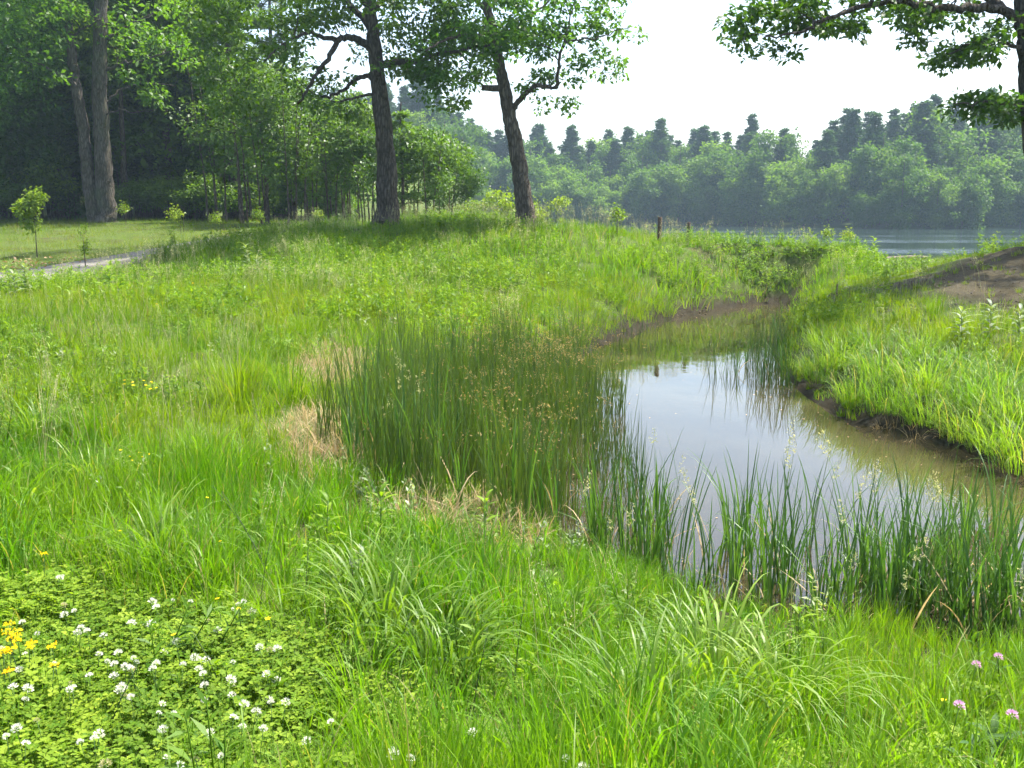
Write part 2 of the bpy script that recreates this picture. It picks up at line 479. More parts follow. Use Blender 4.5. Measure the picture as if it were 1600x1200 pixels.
PATH_XY = None
def ground_hit(u, v, y0=1.5, y1=60):  # where the sight line through (u, v) meets the ground
    ys = np.concatenate([np.arange(y0, 12, .05), np.arange(12, y1, .15)])
    d = ray(u, v); t = ys / d[1]
    x, z = d[0] * t, EYE + d[2] * t
    g = height(x, ys, False)
    k = np.argmax(z <= g)
    if z[k] > g[k]: k = len(ys) - 1
    return np.array([x[k], ys[k], h1(x[k], ys[k])])

PATH_XY = smooth_path([(-19, 17.0, 0), (-14.2, 18.2, 0), (-11.2, 20.0, 0), (-10.0, 22.0, 0), (-9.55, 24.5, 0), (-9.1, 27, 0), (-8.0, 29.3, 0), (-5.6, 31.2, 0), (-2.5, 32.6, 0), (1, 34, 0)], 5)[:, :2]
def path_d(x, y):
    best = np.full(np.shape(x), 1e9)
    for i in range(len(PATH_XY) - 1):
        a, b = PATH_XY[i], PATH_XY[i + 1]; e = b - a
        t = np.clip(((x - a[0]) * e[0] + (y - a[1]) * e[1]) / (e @ e), 0, 1)
        best = np.minimum(best, (x - a[0] - t * e[0]) ** 2 + (y - a[1] - t * e[1]) ** 2)
    return np.sqrt(best)

def dirt_w(x, y):                     # bare soil under the tree on the right-hand mound
    e = ((x - 9.7) / 3.4) ** 2 + ((y - 16.2) / 2.8) ** 2
    return 1 - sstep(.45, 1.15, e + (fbm(x * .9, y * .9, 33) - .5) * 1.1)

def mud_w(x, y):                      # bare mud along the far bank
    sd = pond_sd(x, y)
    far = sstep(16.5, 18.5, y) * (1 - sstep(5.3, 6.0, x))
    return (1 - sstep(-.10, .10, sd + (fbm(x * 2, y * 2, 3) - .5) * .3)) * far

def axis(lo, hi, flo, fhi, fine, grow=1.13):
    mid = list(np.arange(flo, fhi, fine))
    a, s = [], fine
    q = flo
    while q > lo:
        s *= grow; q -= s; a.append(q)
    b, s, q = [], fine, mid[-1]
    while q < hi:
        s *= grow; q += s; b.append(q)
    return np.array(a[::-1] + mid + b)

gx = axis(-330, 330, -14, 17, .14)
gy = np.unique(np.concatenate([axis(-40, 60, 2, 30, .14, 1.06), np.arange(62, 150, 4), np.arange(150, 190, 1.5), np.arange(190, 430, 8)]))
GX, GY = np.meshgrid(gx, gy)
GZ = height(GX.ravel(), GY.ravel()).reshape(GX.shape)
acc = Acc()
V = np.stack([GX, GY, GZ], -1).reshape(-1, 3)
nx, ny = len(gx), len(gy)
ii = (np.arange(ny - 1)[:, None] * nx + np.arange(nx - 1)[None]).ravel()
acc.add(V, np.stack([ii, ii + 1, ii + nx + 1, ii + nx], -1))

m, nt, N, Lk, out = nmat('meadow_soil')
n1 = noise_at(nt, 1.1, 4); n2 = noise_at(nt, 14, 5, None, .7); n3 = noise_at(nt, 70, 3)
soil = mixc(nt, (.030, .025, .013), (.070, .058, .031), mrange(nt, n2, .35, .65))
green = mixc(nt, (.05, .085, .015), (.085, .11, .025), mrange(nt, n2, .35, .65))
at = N.new('ShaderNodeAttribute'); at.attribute_name = 'bare'
base = mixc(nt, mixc(nt, green, soil, mrange(nt, n1, .5, .7, 0, .8)), mixc(nt, soil, (.105, .088, .052), mrange(nt, n3, .45, .7, 0, .6)), at.outputs['Fac'])
at2 = N.new('ShaderNodeAttribute'); at2.attribute_name = 'wet'
base = mixc(nt, base, mixc(nt, (.018, .015, .009), (.042, .035, .021), mrange(nt, n2, .35, .65)), at2.outputs['Fac'])
p = N.new('ShaderNodeBsdfPrincipled')
Lk.new(base, p.inputs['Base Color'])
p.inputs['Roughness'].default_value = .92
p.inputs['Specular IOR Level'].default_value = .08
b = N.new('ShaderNodeBump'); b.inputs['Strength'].default_value = .7; b.inputs['Distance'].default_value = .03
Lk.new(n2, b.inputs['Height']); Lk.new(b.outputs[0], p.inputs['Normal'])
Lk.new(p.outputs[0], out.inputs['Surface'])
M['soil'] = m
ground = acc.build('ground', m, None, True)
tag(ground, 'uneven meadow ground with bare soil and muddy banks', 'ground', kind='structure')
fx, fy = GX.ravel(), GY.ravel()
a = ground.data.attributes.new('bare', 'FLOAT', 'POINT')
a.data.foreach_set('value', np.where((fy < 60), dirt_w(fx, fy), 0).astype(np.float32))
a = ground.data.attributes.new('wet', 'FLOAT', 'POINT')
psd = pond_sd(fx, fy)
a.data.foreach_set('value', (1 - sstep(.1, .55, psd)).astype(np.float32))

# asphalt path with a thin rolled edge
acc = Acc()
T = unit(np.gradient(PATH_XY, axis=0)); Nn = np.stack([-T[:, 1], T[:, 0]], -1)
offs = np.array([-1.02, -1.0, -.5, 0, .5, 1.0, 1.02])
PX = PATH_XY[:, None] + Nn[:, None] * offs[None, :, None]
PZ = height(PX[..., 0].ravel(), PX[..., 1].ravel(), False).reshape(PX.shape[:2]) + .075
PZ[:, 0] -= .16; PZ[:, -1] -= .16
V = np.concatenate([PX, PZ[..., None]], -1)
k = len(offs); i = (np.arange(len(PATH_XY) - 1)[:, None] * k + np.arange(k - 1)[None]).ravel()
acc.add(V, np.stack([i, i + 1, i + k + 1, i + k], -1))
path = acc.build('path', flat_mat('worn_asphalt', (.13, .115, .095), (.20, .185, .16), 30, .9), None, True)
tag(path, 'grey asphalt path curving through the meadow', 'path', kind='structure')

# water
def water_mat(name, body, bump_s, stretch, dist, bands=False, rough=.02):
    m, nt, N, Lk, out = nmat(name)
    p = N.new('ShaderNodeBsdfPrincipled')
    g = noise_at(nt, .35, 3)
    Lk.new(mixc(nt, body[0], body[1], mrange(nt, g, .35, .65)), p.inputs['Base Color'])
    p.inputs['Roughness'].default_value = rough
    p.inputs['IOR'].default_value = 1.36
    nz = noise_at(nt, bump_s, 3, None, .5, stretch)
    b = N.new('ShaderNodeBump'); b.inputs['Distance'].default_value = dist
    b.inputs['Strength'].default_value = 1.0
    if bands:
        q = noise_at(nt, .02, 2, None, .5, (.10, 4.0, 1))
        Lk.new(mrange(nt, q, .46, .56, .22, 1.0), b.inputs['Strength'])
    Lk.new(nz, b.inputs['Height']); Lk.new(b.outputs[0], p.inputs['Normal'])
    Lk.new(p.outputs[0], out.inputs['Surface'])
    return m
acc = Acc()
acc.add([(-3.0, 3.6, 0), (20, 3.6, 0), (20, 25, 0), (-3.0, 25, 0)], [[0, 1, 2, 3]])
pond = acc.build('pond_water', water_mat('pond_surface', ((.030, .025, .012), (.05, .042, .02)), 2.2, (1, .6, 1), .0035))
tag(pond, 'still murky pond reflecting the white sky', 'pond', kind='structure')
acc = Acc()
acc.add([(-14, 36, 0), (325, 36, 0), (325, 200, 0), (-14, 200, 0)], [[0, 1, 2, 3]])
lake = acc.build('lake_water', water_mat('lake_surface', ((.02, .035, .035), (.03, .045, .04)), 1.6, (.35, 1, 1), .16, True, .06))
tag(lake, 'grey blue lake with pale bands beyond the meadow', 'lake', kind='structure')

# ------------------------------------------------------------------ trees
class Tree:
    """grows thin branches from given limbs out to the leaf clusters"""
    def __init__(s, rng): s.rng = rng; s.nodes = []; s.rads = []; s.tw = Acc(); s.lf = Acc()
    def limb(s, pts, r0, r1, n=9, per=5, acc=None, flare=None, wob=.06, jit=0.0):
        pts = smooth_path(pts, per)
        if jit: pts[1:-1] += s.rng.normal(0, jit, (len(pts) - 2, 3))
        rad = np.linspace(0, 1, len(pts)) ** .8 * (r1 - r0) + r0
        A = s.tw if acc is None else acc
        tube(A, pts, rad, n, None, wob, flare)
        s.nodes += list(pts); s.rads += list(rad)
        return pts
    def grow(s, targets, r_tip=.006, sag=.08, n=5, up=.6, steps=5):
        targets = np.asarray(targets, float)
        NP = np.array(s.nodes); NR = np.array(s.rads)
        d0 = np.array([np.min(((NP - t) ** 2).sum(1)) for t in targets])
        for k in np.argsort(d0):
            t = targets[k]
            df = t - NP
            d = np.sqrt((df ** 2).sum(1))
            cost = d + up * np.maximum(-df[:, 2], 0) + .4 * np.maximum(.02 - NR, 0) * 40
            j = int(np.argmin(cost)); p = NP[j]; L = d[j]
            if L < .05: continue
            r0 = min(NR[j] * .62, .010 + .016 * L)
            q = np.linspace(0, 1, steps + 1)
            mid = s.rng.normal(0, .09 * L, 3)
            path = p + (t - p) * q[:, None] + np.sin(q * math.pi)[:, None] * (mid + np.array([0, 0, .10 * L]))
            path[1:-1] += s.rng.normal(0, .025 * L, (steps - 1, 3))
            rad = r0 + (r_tip - r0) * q ** .7
            tube(s.tw, path, rad, n)
            NP = np.vstack([NP, path[1:]]); NR = np.concatenate([NR, rad[1:]])
    def foliage(s, centres, radius, per, L, W, flat=.6, hang=.35, vbias=0.0):
        centres = np.asarray(centres, float); n = len(centres) * per
        rad = np.broadcast_to(radius, (len(centres),))
        off = s.rng.normal(0, 1, (n, 3)); off *= (s.rng.random((n, 1)) ** .33) / np.maximum(np.linalg.norm(off, axis=1, keepdims=True), .01)
        off[:, 2] *= flat
        C = np.repeat(centres, per, 0) + off * np.repeat(rad, per)[:, None]
        D = off * np.array([1, 1, .5]) + s.rng.normal(0, .55, (n, 3)); D[:, 2] -= hang
        Nn = s.rng.normal(0, .55, (n, 3)); Nn[:, 2] += 1.0
        sz = s.rng.uniform(.5, 1.35, n)
        cv = np.repeat(s.rng.random(len(centres)), per)
        v = np.clip(.55 * s.rng.random(n) + .45 * cv + vbias, 0, 1)
        leaves(s.lf, C, D, Nn, L * sz, W * sz, v)
    def needles(s, centres, dirs, per, L, W):
        centres = np.asarray(centres, float); n = len(centres) * per
        C = np.repeat(centres, per, 0) + s.rng.normal(0, L * .25, (n, 3)) * np.array([1, 1, .35])
        D = np.repeat(dirs, per, 0) + s.rng.normal(0, .6, (n, 3)) * np.array([1, 1, .6])
        Nn = s.rng.normal(0, .5, (n, 3)); Nn[:, 2] += 1
        sz = s.rng.uniform(.6, 1.2, n)
        leaves(s.lf, C, D, Nn, L * sz, W * sz, np.clip(s.rng.random(n) * .6 + .4 * np.repeat(s.rng.random(len(centres)), per), 0, 1), .1, .1)

def root_flare(n_rings, amt=.55):
    def f(i, th):
        t = np.exp(-i / n_rings)
        return 1 + amt * t * (.55 + .45 * np.cos(th * 4 + 1.0 + .6 * np.sin(th)))
    return f

def px_targets(rng, boxes, Y0):
    out = []
    for (u0, v0, u1, v1, n, dep) in boxes:
        for _ in range(n):
            out.append(P(rng.uniform(u0, u1), rng.uniform(v0, v1), Y0 + rng.normal(0, dep)))
    return np.array(out)

def crown_targets(rng, c, r, n, lobes=9, shell=.45):
    c, r = np.asarray(c, float), np.asarray(r, float)
    lc = unit(rng.normal(0, 1, (lobes, 3))) * rng.uniform(.35, .8, (lobes, 1))
    k = rng.integers(0, lobes, n)
    q = unit(rng.normal(0, 1, (n, 3))) * rng.uniform(shell, 1, (n, 1)) * rng.uniform(.28, .48, (lobes,))[k][:, None]
    return c + (lc[k] + q) * r

def hero(name, base, trunk_pts, r0, r1, limbs, boxes, Y0, mats, label, seed, cluster_r, per, leaf, crown=None, flare=.55, stub=None, sides=14):
    rng = np.random.default_rng(seed)
    root = empty(name, base); b = np.asarray(base)
    T = Tree(rng)
    ta = Acc()
    T.limb([np.asarray(q) - b for q in trunk_pts], r0, r1, sides, 6, ta, root_flare(2.2, flare), .10, .012)
    ta.build('trunk', mats[0], root, True)
    for pts, ra, rb in limbs:
        la = Acc()
        T.limb([np.asarray(q) - b for q in pts], ra, rb, 8, 5, la, None, .08, .02)
        la.build('limb', mats[0], root, True)
    if stub is not None:
        la = Acc(); tube(la, smooth_path([np.asarray(q) - b for q in stub[0]], 3), stub[1] * np.linspace(1.1, .85, len(smooth_path(stub[0], 3))), 8, None, .15)
        tag(la.build('broken_limb', mats[0], root), 'short broken limb stub')
    tg = px_targets(rng, boxes, Y0) - b
    if crown is not None:
        ct = crown_targets(rng, *crown) - b
        tg = np.vstack([tg, ct])
    T.grow(tg)
    T.tw.build('branches', M['twig'], root, True)['kind'] = 'stuff'
    T.foliage(tg, cluster_r, per, leaf[0], leaf[1])
    c = T.lf.build('crown', mats[1], root)
    c['kind'] = 'stuff'
    tag(root, label, 'tree')
    return root

Y1 = 28.0
A = lambda u, v, dy=0: P(u, v, Y1 + dy)
oak_a = hero('oak_tree', A(604, 347), [A(604, 352), A(605, 330), A(604, 270), A(599, 200), A(591, 130), A(583, 60), A(578, 0), A(575, -90, .3), A(585, -200, .2), A(580, -330)], .36, .07,
    [([A(580, 75), A(560, 62, -.3), A(543, 58, -.5), A(528, 66, -.7), A(512, 92, -.9), A(495, 115, -1.1), A(478, 142, -1.2), A(465, 162, -1.3)], .12, .03),
     ([A(590, 130), A(577, 119, .1), A(560, 122, .2), A(540, 137, .4), A(520, 148, .5), A(503, 151, .6), A(488, 145, .7)], .085, .025),
     ([A(592, 143), A(578, 147, -.2), A(558, 152, -.4), A(538, 157, -.6), A(527, 159, -.7)], .055, .018),
     ([A(528, 64, -.7), A(505, 58, -.9), A(480, 52, -1.2), A(455, 60, -1.5), A(438, 74, -1.8), A(415, 95, -2.0)], .075, .02),
     ([A(597, 102), A(625, 97, -.3), A(650, 96, -.6), A(685, 86, -1), A(725, 78, -1.4), A(765, 70, -1.7)], .10, .03),
     ([A(583, 50), A(560, 20, .5), A(520, -20, 1), A(460, -50, 1.5), A(390, -60, 2)], .11, .03),
     ([A(580, 20), A(610, -10, .5), A(650, -40, 1), A(700, -70, 1.4)], .10, .03),
     ([A(579, 10), A(530, -30, -1), A(470, -60, -2), A(390, -60, -3), A(320, -40, -3.6)], .11, .025),
     ([A(577, -60), A(620, -120, -1), A(680, -170, -2)], .10, .03)],
    [(290, -30, 430, 60, 36, 1.3), (300, 50, 410, 130, 26, 1.0), (330, 120, 400, 180, 12, .7), (420, 20, 480, 100, 14, .8), (430, -30, 600, 40, 44, 1.2),
     (455, 100, 500, 165, 7, .5), (590, -30, 720, 50, 44, 1.2), (620, 50, 700, 115, 26, .8), (690, 40, 770, 120, 24, .8), (655, 120, 740, 132, 5, .4), (680, 155, 735, 165, 4, .25),
     (545, 165, 575, 190, 3, .3), (505, 160, 540, 180, 2, .3), (560, 40, 620, 110, 6, .8), (510, 120, 540, 135, 2, .3)], Y1,
    (M['bark'], M['oak']), 'tall oak with dark straight trunk and drooping left limbs on the grassy mound', 11, .36, 52, (.15, .085),
    ((-3.6, 28.4, 12.0), (5.6, 5.0, 4.6), 230, 12))

Y2 = 27.0
A = lambda u, v, dy=0: P(u, v, Y2 + dy)
oak_b = hero('oak_tree', A(822, 352), [A(822, 357), A(821, 330), A(814, 280), A(806, 230), A(797, 185), A(788, 138), A(779, 95), A(770, 50), A(760, 0), A(745, -90, .2), A(735, -190, .3), A(730, -300)], .29, .05,
    [([A(801, 172), A(812, 156, -.1), A(830, 140, -.2), A(848, 133, -.3), A(866, 137, -.35), A(871, 128, -.4), A(873, 105, -.5), A(876, 80, -.6), A(886, 64, -.7)], .085, .03),
     ([A(882, 68, -.65), A(905, 61, -.8), A(930, 60, -.9), A(958, 50, -1), A(982, 44, -1)], .03, .010),
     ([A(878, 76, -.6), A(888, 45, -.5), A(895, 10, -.4), A(915, -30, -.3)], .03, .012),
     ([A(774, 70), A(800, 45, .5), A(835, 20, 1), A(870, -10, 1.3)], .075, .02),
     ([A(772, 60), A(740, 55, -.5), A(700, 60, -1), A(665, 80, -1.3)], .075, .02),
     ([A(765, 20), A(720, -20, .5), A(660, -50, 1)], .075, .02)],
    [(650, 60, 745, 125, 22, .7), (690, -20, 800, 60, 34, 1.0), (745, 40, 815, 95, 16, .7), (800, -20, 885, 60, 30, .9), (820, 50, 878, 88, 12, .5), (655, 128, 690, 150, 3, .3)],
    Y2, (M['bark2'], M['oak2']), 'slender leaning oak with a broken stub, nearest the lake', 12, .34, 50, (.145, .085),
    ((-1.2, 27, 11.5), (3.8, 3.8, 4.2), 150, 10), .4, ([A(789, 138), A(770, 138, -.05), A(753, 137, -.1)], .085), 12)
# the thin outer sprays of this oak
rng = np.random.default_rng(121)
T = Tree(rng); b0 = np.array(oak_b.location)
for q in ([A(866, 137, -.35), A(873, 105, -.5), A(886, 64, -.7)], [A(886, 64, -.7), A(930, 60, -.9), A(982, 44, -1)], [A(888, 45, -.5), A(915, -30, -.3)], [A(873, 110, -.5), A(905, 108, -.4), A(940, 115, -.3)]):
    qq = smooth_path([np.asarray(w) - b0 for w in q], 5); T.nodes += list(qq); T.rads += [.012] * len(qq)
tg = px_targets(rng, [(890, 5, 965, 50, 20, .5), (920, 45, 1000, 65, 10, .3), (900, 60, 940, 90, 7, .3), (930, 85, 975, 122, 9, .3), (870, 85, 915, 130, 9, .3), (835, 105, 870, 130, 8, .3),
     (840, 155, 850, 178, 2, .1), (870, 145, 895, 175, 5, .2), (800, 130, 830, 150, 4, .2), (890, -60, 980, 5, 18, .6)], Y2) - b0
T.grow(tg); T.tw.build('outer_twigs', M['twig'], oak_b, True)['kind'] = 'stuff'
T.foliage(tg, .24, 24, .14, .085, vbias=.15)
tag(T.lf.build('outer_leaves', M['oak2'], oak_b), 'sparse bright leaf sprays over the lake', kind='stuff')

Y3 = 18.5
A = lambda u, v, dy=0: P(u + (6 if u > 1560 else 0), v, Y3 + dy)
oak_c = hero('oak_tree', A(1632, 384), [A(1632, 392), A(1630, 360), A(1622, 280), A(1610, 180), A(1603, 100), A(1598, 50), A(1594, 0), A(1590, -120), A(1600, -260), A(1590, -420)], .33, .07,
    [([A(1598, 55), A(1570, 20, -.2), A(1530, 13, -.4), A(1482, 12, -.6), A(1430, 6, -.8), A(1380, 5, -.9), A(1325, 17, -1), A(1276, 38, -1.1), A(1240, 52, -1.2), A(1195, 58, -1.2)], .10, .014),
     ([A(1598, 40), A(1550, 0, .4), A(1480, -30, .8), A(1380, -30, 1), A(1280, -10, 1.1), A(1200, 15, 1.1), A(1150, 35, 1)], .09, .012),
     ([A(1606, 95), A(1580, 72, -.2), A(1550, 62, -.3), A(1520, 68, -.4), A(1480, 85, -.4)], .05, .012),
     ([A(1612, 190), A(1595, 168, -.2), A(1560, 160, -.4), A(1520, 160, -.5), A(1490, 162, -.6)], .035, .01),
     ([A(1595, 10), A(1640, -40, .3), A(1720, -90, .5), A(1800, -110, .5)], .10, .03),
     ([A(1598, 60), A(1660, 30, -.5), A(1740, 10, -.9), A(1820, 20, -1)], .09, .03)],
    [(1125, 30, 1175, 65, 8, .3), (1155, 0, 1220, 40, 12, .4), (1215, 5, 1300, 50, 22, .5), (1290, 20, 1345, 55, 12, .4), (1330, -20, 1420, 25, 16, .6), (1395, 10, 1440, 45, 9, .4),
     (1440, 5, 1530, 40, 18, .5), (1420, 45, 1440, 75, 3, .2), (1445, 90, 1500, 110, 6, .3), (1480, 65, 1545, 95, 12, .4), (1530, 30, 1590, 85, 14, .4), (1500, 148, 1590, 188, 22, .4),
     (1475, 165, 1500, 178, 2, .2), (1160, 75, 1170, 85, 1, .1), (1195, 65, 1210, 75, 2, .1), (1225, 70, 1245, 85, 2, .1), (1120, -60, 1600, -5, 50, .9), (1620, -60, 1800, 120, 30, 1.0)], Y3,
    (M['bark'], M['oak']), 'dark oak at the right edge on the bare mound, branches reaching left', 13, .24, 34, (.13, .075),
    ((11.5, 18.8, 10.5), (5.5, 5.0, 4.4), 240, 12), .5)

# the big twin trunk at the edge of the left wood
Y4 = 42.0
A = lambda u, v, dy=0: P(u, v, Y4 + dy)
rng = np.random.default_rng(14)
twin = empty('twin_trunk_tree', A(160, 350))
b0 = np.array(twin.location); T = Tree(rng)
ta = Acc(); T.limb([q - b0 for q in (A(166, 354), A(166, 320), A(161, 250), A(157, 180), A(156, 90), A(158, 0), A(160, -120), A(158, -260))], .42, .2, 16, 6, ta, root_flare(2.5, .35), .12, .02)
ta.build('trunk', M['barkgrey'], twin, True)
ta = Acc(); T.limb([q - b0 for q in (A(150, 354), A(145, 320), A(135, 250), A(128, 190), A(118, 130), A(112, 80), A(104, 0), A(92, -120))], .31, .14, 14, 6, ta, root_flare(2.5, .35), .14, .02)
tag(ta.build('trunk', M['barkgrey'], twin, True), 'left trunk leaning away with a dark scar')
for pts, ra, rb in (([A(125, 140), A(100, 120, -.5), A(70, 105, -1), A(30, 95, -1.5)], .10, .03), ([A(165, 110), A(185, 100, -.5), A(215, 95, -1), A(255, 85, -1.5), (A(290, 70, -2))], .07, .02),
                    ([A(166, 160), A(190, 140, .3), A(230, 130, .6), A(275, 135, .9)], .05, .015), ([A(110, 60), A(130, 45, -.4), A(160, 30, -.8)], .07, .03),
                    ([A(168, 60), A(200, 40, -1), A(240, 20, -2)], .08, .02), ([A(100, -20), A(60, -50, -1), A(10, -60, -2)], .1, .03), ([A(164, 180), A(186, 172, -.4), A(215, 176, -.9), A(245, 170, -1.2)], .04, .012)):
    la = Acc(); T.limb([np.asarray(q) - b0 for q in pts], ra, rb, 7, 5, la, None, .08, .03); la.build('limb', M['barkgrey'], twin, True)
tg = np.vstack([px_targets(rng, [(10, 60, 100, 140, 14, 1.2), (190, 50, 290, 120, 16, 1), (180, 0, 300, 60, 12, 1.2), (190, 120, 260, 160, 5, .6), (0, -60, 120, 40, 20, 1.5), (130, 20, 170, 60, 3, .5)], Y4),
                crown_targets(rng, (-17.5, 42, 19), (8, 7, 7), 150, 10)]) - b0
T.grow(tg); T.tw.build('branches', M['twig'], twin, True)['kind'] = 'stuff'
T.foliage(tg, .55, 40, .22, .12, vbias=.2)
T.lf.build('crown', M['oak2'], twin)['kind'] = 'stuff'
tag(twin, 'huge grey tree with two trunks joined at the base, edge of left wood', 'tree')

def decid(seed, H, R, mats, leaf, per, ncl, clr, name='broadleaf_tree', low=.25, lean=0.0, stems=1, r0=None, lobes=9):
    rng = np.random.default_rng(seed)
    root = empty(name, (0, 0, 0)); T = Tree(rng)
    ta = Acc()
    r0 = r0 or H * .014
    for k in range(stems):
        az = rng.uniform(0, 6.28); ll = rng.uniform(.02, .10) * H if stems > 1 else lean * H
        o = np.array([math.cos(az), math.sin(az), 0])
        st = o * (rng.uniform(.1, .5) if stems > 1 else 0)
        top = st + o * ll * 1.3 + np.array([0, 0, H * rng.uniform(.78, .92)])
        T.limb([st + np.array([0, 0, -.15]), st + o * ll * .25 + np.array([0, 0, H * .25]), st + o * ll * .7 + np.array([0, 0, H * .55]), top], r0, r0 * .18, 8, 5, ta, root_flare(1.5, .3), .08, .02 * H / 10)
    ta.build('trunk', mats[0], root, True)
    tg = crown_targets(rng, (0, 0, H * (low + (1 - low) / 2)), (R, R, H * (1 - low) / 2), ncl, lobes)
    T.grow(tg, .008)
    T.tw.build('branches', M['twig'], root, True)['kind'] = 'stuff'
    T.foliage(tg, clr, per, leaf[0], leaf[1])
    T.lf.build('crown', mats[1], root)['kind'] = 'stuff'
    return root

def conifer(seed, H, R, mats, low, needle, name='pine_tree', whorl=.75, per=7, droop=.0, gaps=.12):
    rng = np.random.default_rng(seed)
    root = empty(name, (0, 0, 0)); T = Tree(rng); ta = Acc()
    T.limb([(0, 0, -.2), (rng.normal(0, .1), rng.normal(0, .1), H * .4), (rng.normal(0, .15), rng.normal(0, .15), H * .75), (0, 0, H)], H * .017, .03, 9, 6, ta, root_flare(1.5, .3), .06)
    ta.build('trunk', mats[0], root, True)
    z = H * low; C, D = [], []
    while z < H - .3:
        f = (H - z) / (H * (1 - low))
        Lb = R * min(1.0, (f * 1.2) ** 1.0 + .02) * rng.uniform(.85, 1.12)
        if rng.random() > gaps:
            nb = rng.integers(4, 7); a0 = rng.uniform(0, 6.28)
            for k in range(nb):
                az = a0 + k * 6.283 / nb + rng.normal(0, .25); L = Lb * rng.uniform(.6, 1.15); zb = min(z + rng.normal(0, .45) * whorl, H - .15)
                o = np.array([math.cos(az), math.sin(az), 0])
                q = np.linspace(0, 1, 6)
                pts = np.array([0, 0, zb]) + o * (q * L)[:, None] + np.array([0, 0, 1]) * ((.18 - droop) * L * q + .12 * L * q ** 2 - droop * .6 * L * q ** 2)[:, None]
                tube(T.tw, pts, np.linspace(.012 * L + .008, .006, 6), 4)
                ns = max(3, int(L / (needle[0] * .55)))
                for t in np.linspace(.25, 1, ns):
                    pos = np.array([np.interp(t, q, pts[:, i]) for i in range(3)])
                    sd = np.array([-o[1], o[0], 0])
                    for s in (-1, 0, 1):
                        w = L * .26 * (1.15 - t) * s * rng.uniform(.5, 1.2)
                        C.append(pos + sd * w + o * abs(w) * .4); D.append(o * .8 + sd * s * .9 + np.array([0, 0, .25 - droop]))
        z += whorl * rng.uniform(.7, 1.25)
    T.tw.build('branches', M['twig'], root, True)['kind'] = 'stuff'
    T.needles(np.array(C), np.array(D), per, needle[0], needle[1])
    T.lf.build('crown', mats[1], root)['kind'] = 'stuff'
    return root

def put(protos, used, k, loc, rz, scale, label, cat, group):
    r = protos[k]
    if k not in used:
        used.add(k); r.location = tuple(loc); r.rotation_euler = (0, 0, rz); r.scale = (scale,) * 3 if np.isscalar(scale) else tuple(scale)
    else:
        r = copy_thing(r, loc, rz, scale)
    return tag(r, label, cat, group)

def ordn(n): return '%d%s' % (n, 'th' if 10 < n % 100 < 14 else {1: 'st', 2: 'nd', 3: 'rd'}.get(n % 10, 'th'))
PEND = {}
def later(o, prefix): PEND.setdefault(prefix, []).append(o); return o

ORD = ['first', 'second', 'third', 'fourth', 'fifth', 'sixth', 'seventh', 'eighth', 'ninth', 'tenth', 'eleventh', 'twelfth', 'thirteenth', 'fourteenth', 'fifteenth', 'sixteenth', 'seventeenth',
       'eighteenth', 'nineteenth', 'twentieth', 'twenty-first', 'twenty-second', 'twenty-third', 'twenty-fourth', 'twenty-fifth', 'twenty-sixth', 'twenty-seventh', 'twenty-eighth', 'twenty-ninth', 'thirtieth',
       'thirty-first', 'thirty-second', 'thirty-third', 'thirty-fourth', 'thirty-fifth', 'thirty-sixth']

# ---- the dark wood on the left
wood = [conifer(31, 20, 4.4, (M['bark2'], M['pine']), .05, (.42, .10), 'pine_tree', .8, 8, .12), conifer(32, 22, 4.2, (M['bark2'], M['pine']), .07, (.42, .10), 'pine_tree', .85, 8, .05),
        decid(33, 17, 4.8, (M['bark2'], M['wood']), (.26, .15), 46, 300, .8, 'broadleaf_tree', .02, .03, 1, .2),
        decid(34, 14, 4.2, (M['bark2'], M['wood']), (.24, .14), 46, 280, .75, 'broadleaf_tree', .0, .05, 1, .16)]
used = set()
rng = np.random.default_rng(5)
spots = []
for row, (Y, step, u0, u1) in enumerate(((46.5, 78, -190, 395), (52, 80, -260, 440), (60, 85, -320, 500), (72, 90, -330, 480))):
    u = u0
    while u < u1:
        spots.append((u + rng.uniform(-22, 22), Y + rng.uniform(-1.6, 1.6), row)); u += step
spots.sort(key=lambda s: (s[2], s[0]))
rown = ['front', 'second', 'third', 'back']
cnt = {}
for (u, Y, row) in spots:
    x = (u - 800) / FPX * Y
    k = int(rng.choice([0, 1, 2, 3], p=[[.2, .1, .35, .35], [.3, .2, .3, .2], [.4, .3, .2, .1], [.4, .4, .2, 0]][row]))
    if row == 0 and u > 290: k = 0
    if abs(u - 150) < 40 and row == 0: k = 3; Y += 2
    kk = 'p' if k < 2 else 'd'
    n = cnt.get((row, kk), 0); cnt[(row, kk)] = n + 1
    what = 'dark needled pine' if k < 2 else 'shady broadleaf tree'
    s = rng.uniform(.85, 1.15) * (1.0 if row < 2 else 1.1)
    if u > 330: s *= .62
    put(wood, used, k, (x, Y, h1(x, Y) - .05), rng.uniform(0, 6.28), s, '%s in the %s row of the left wood, %s from the left' % (what, rown[row], ORD[n]), 'tree', 'trees of the left wood')

edge_tree = decid(35, 13, 4.2, (M['bark2'], M['oak2']), (.2, .115), 40, 230, .7, 'broadleaf_tree', .10, .02, 1, .26)
edge_tree.location = tuple(P(-12, 352, 41.0)); tag(edge_tree, 'leafy mid green tree at the far left edge of the wood', 'tree')

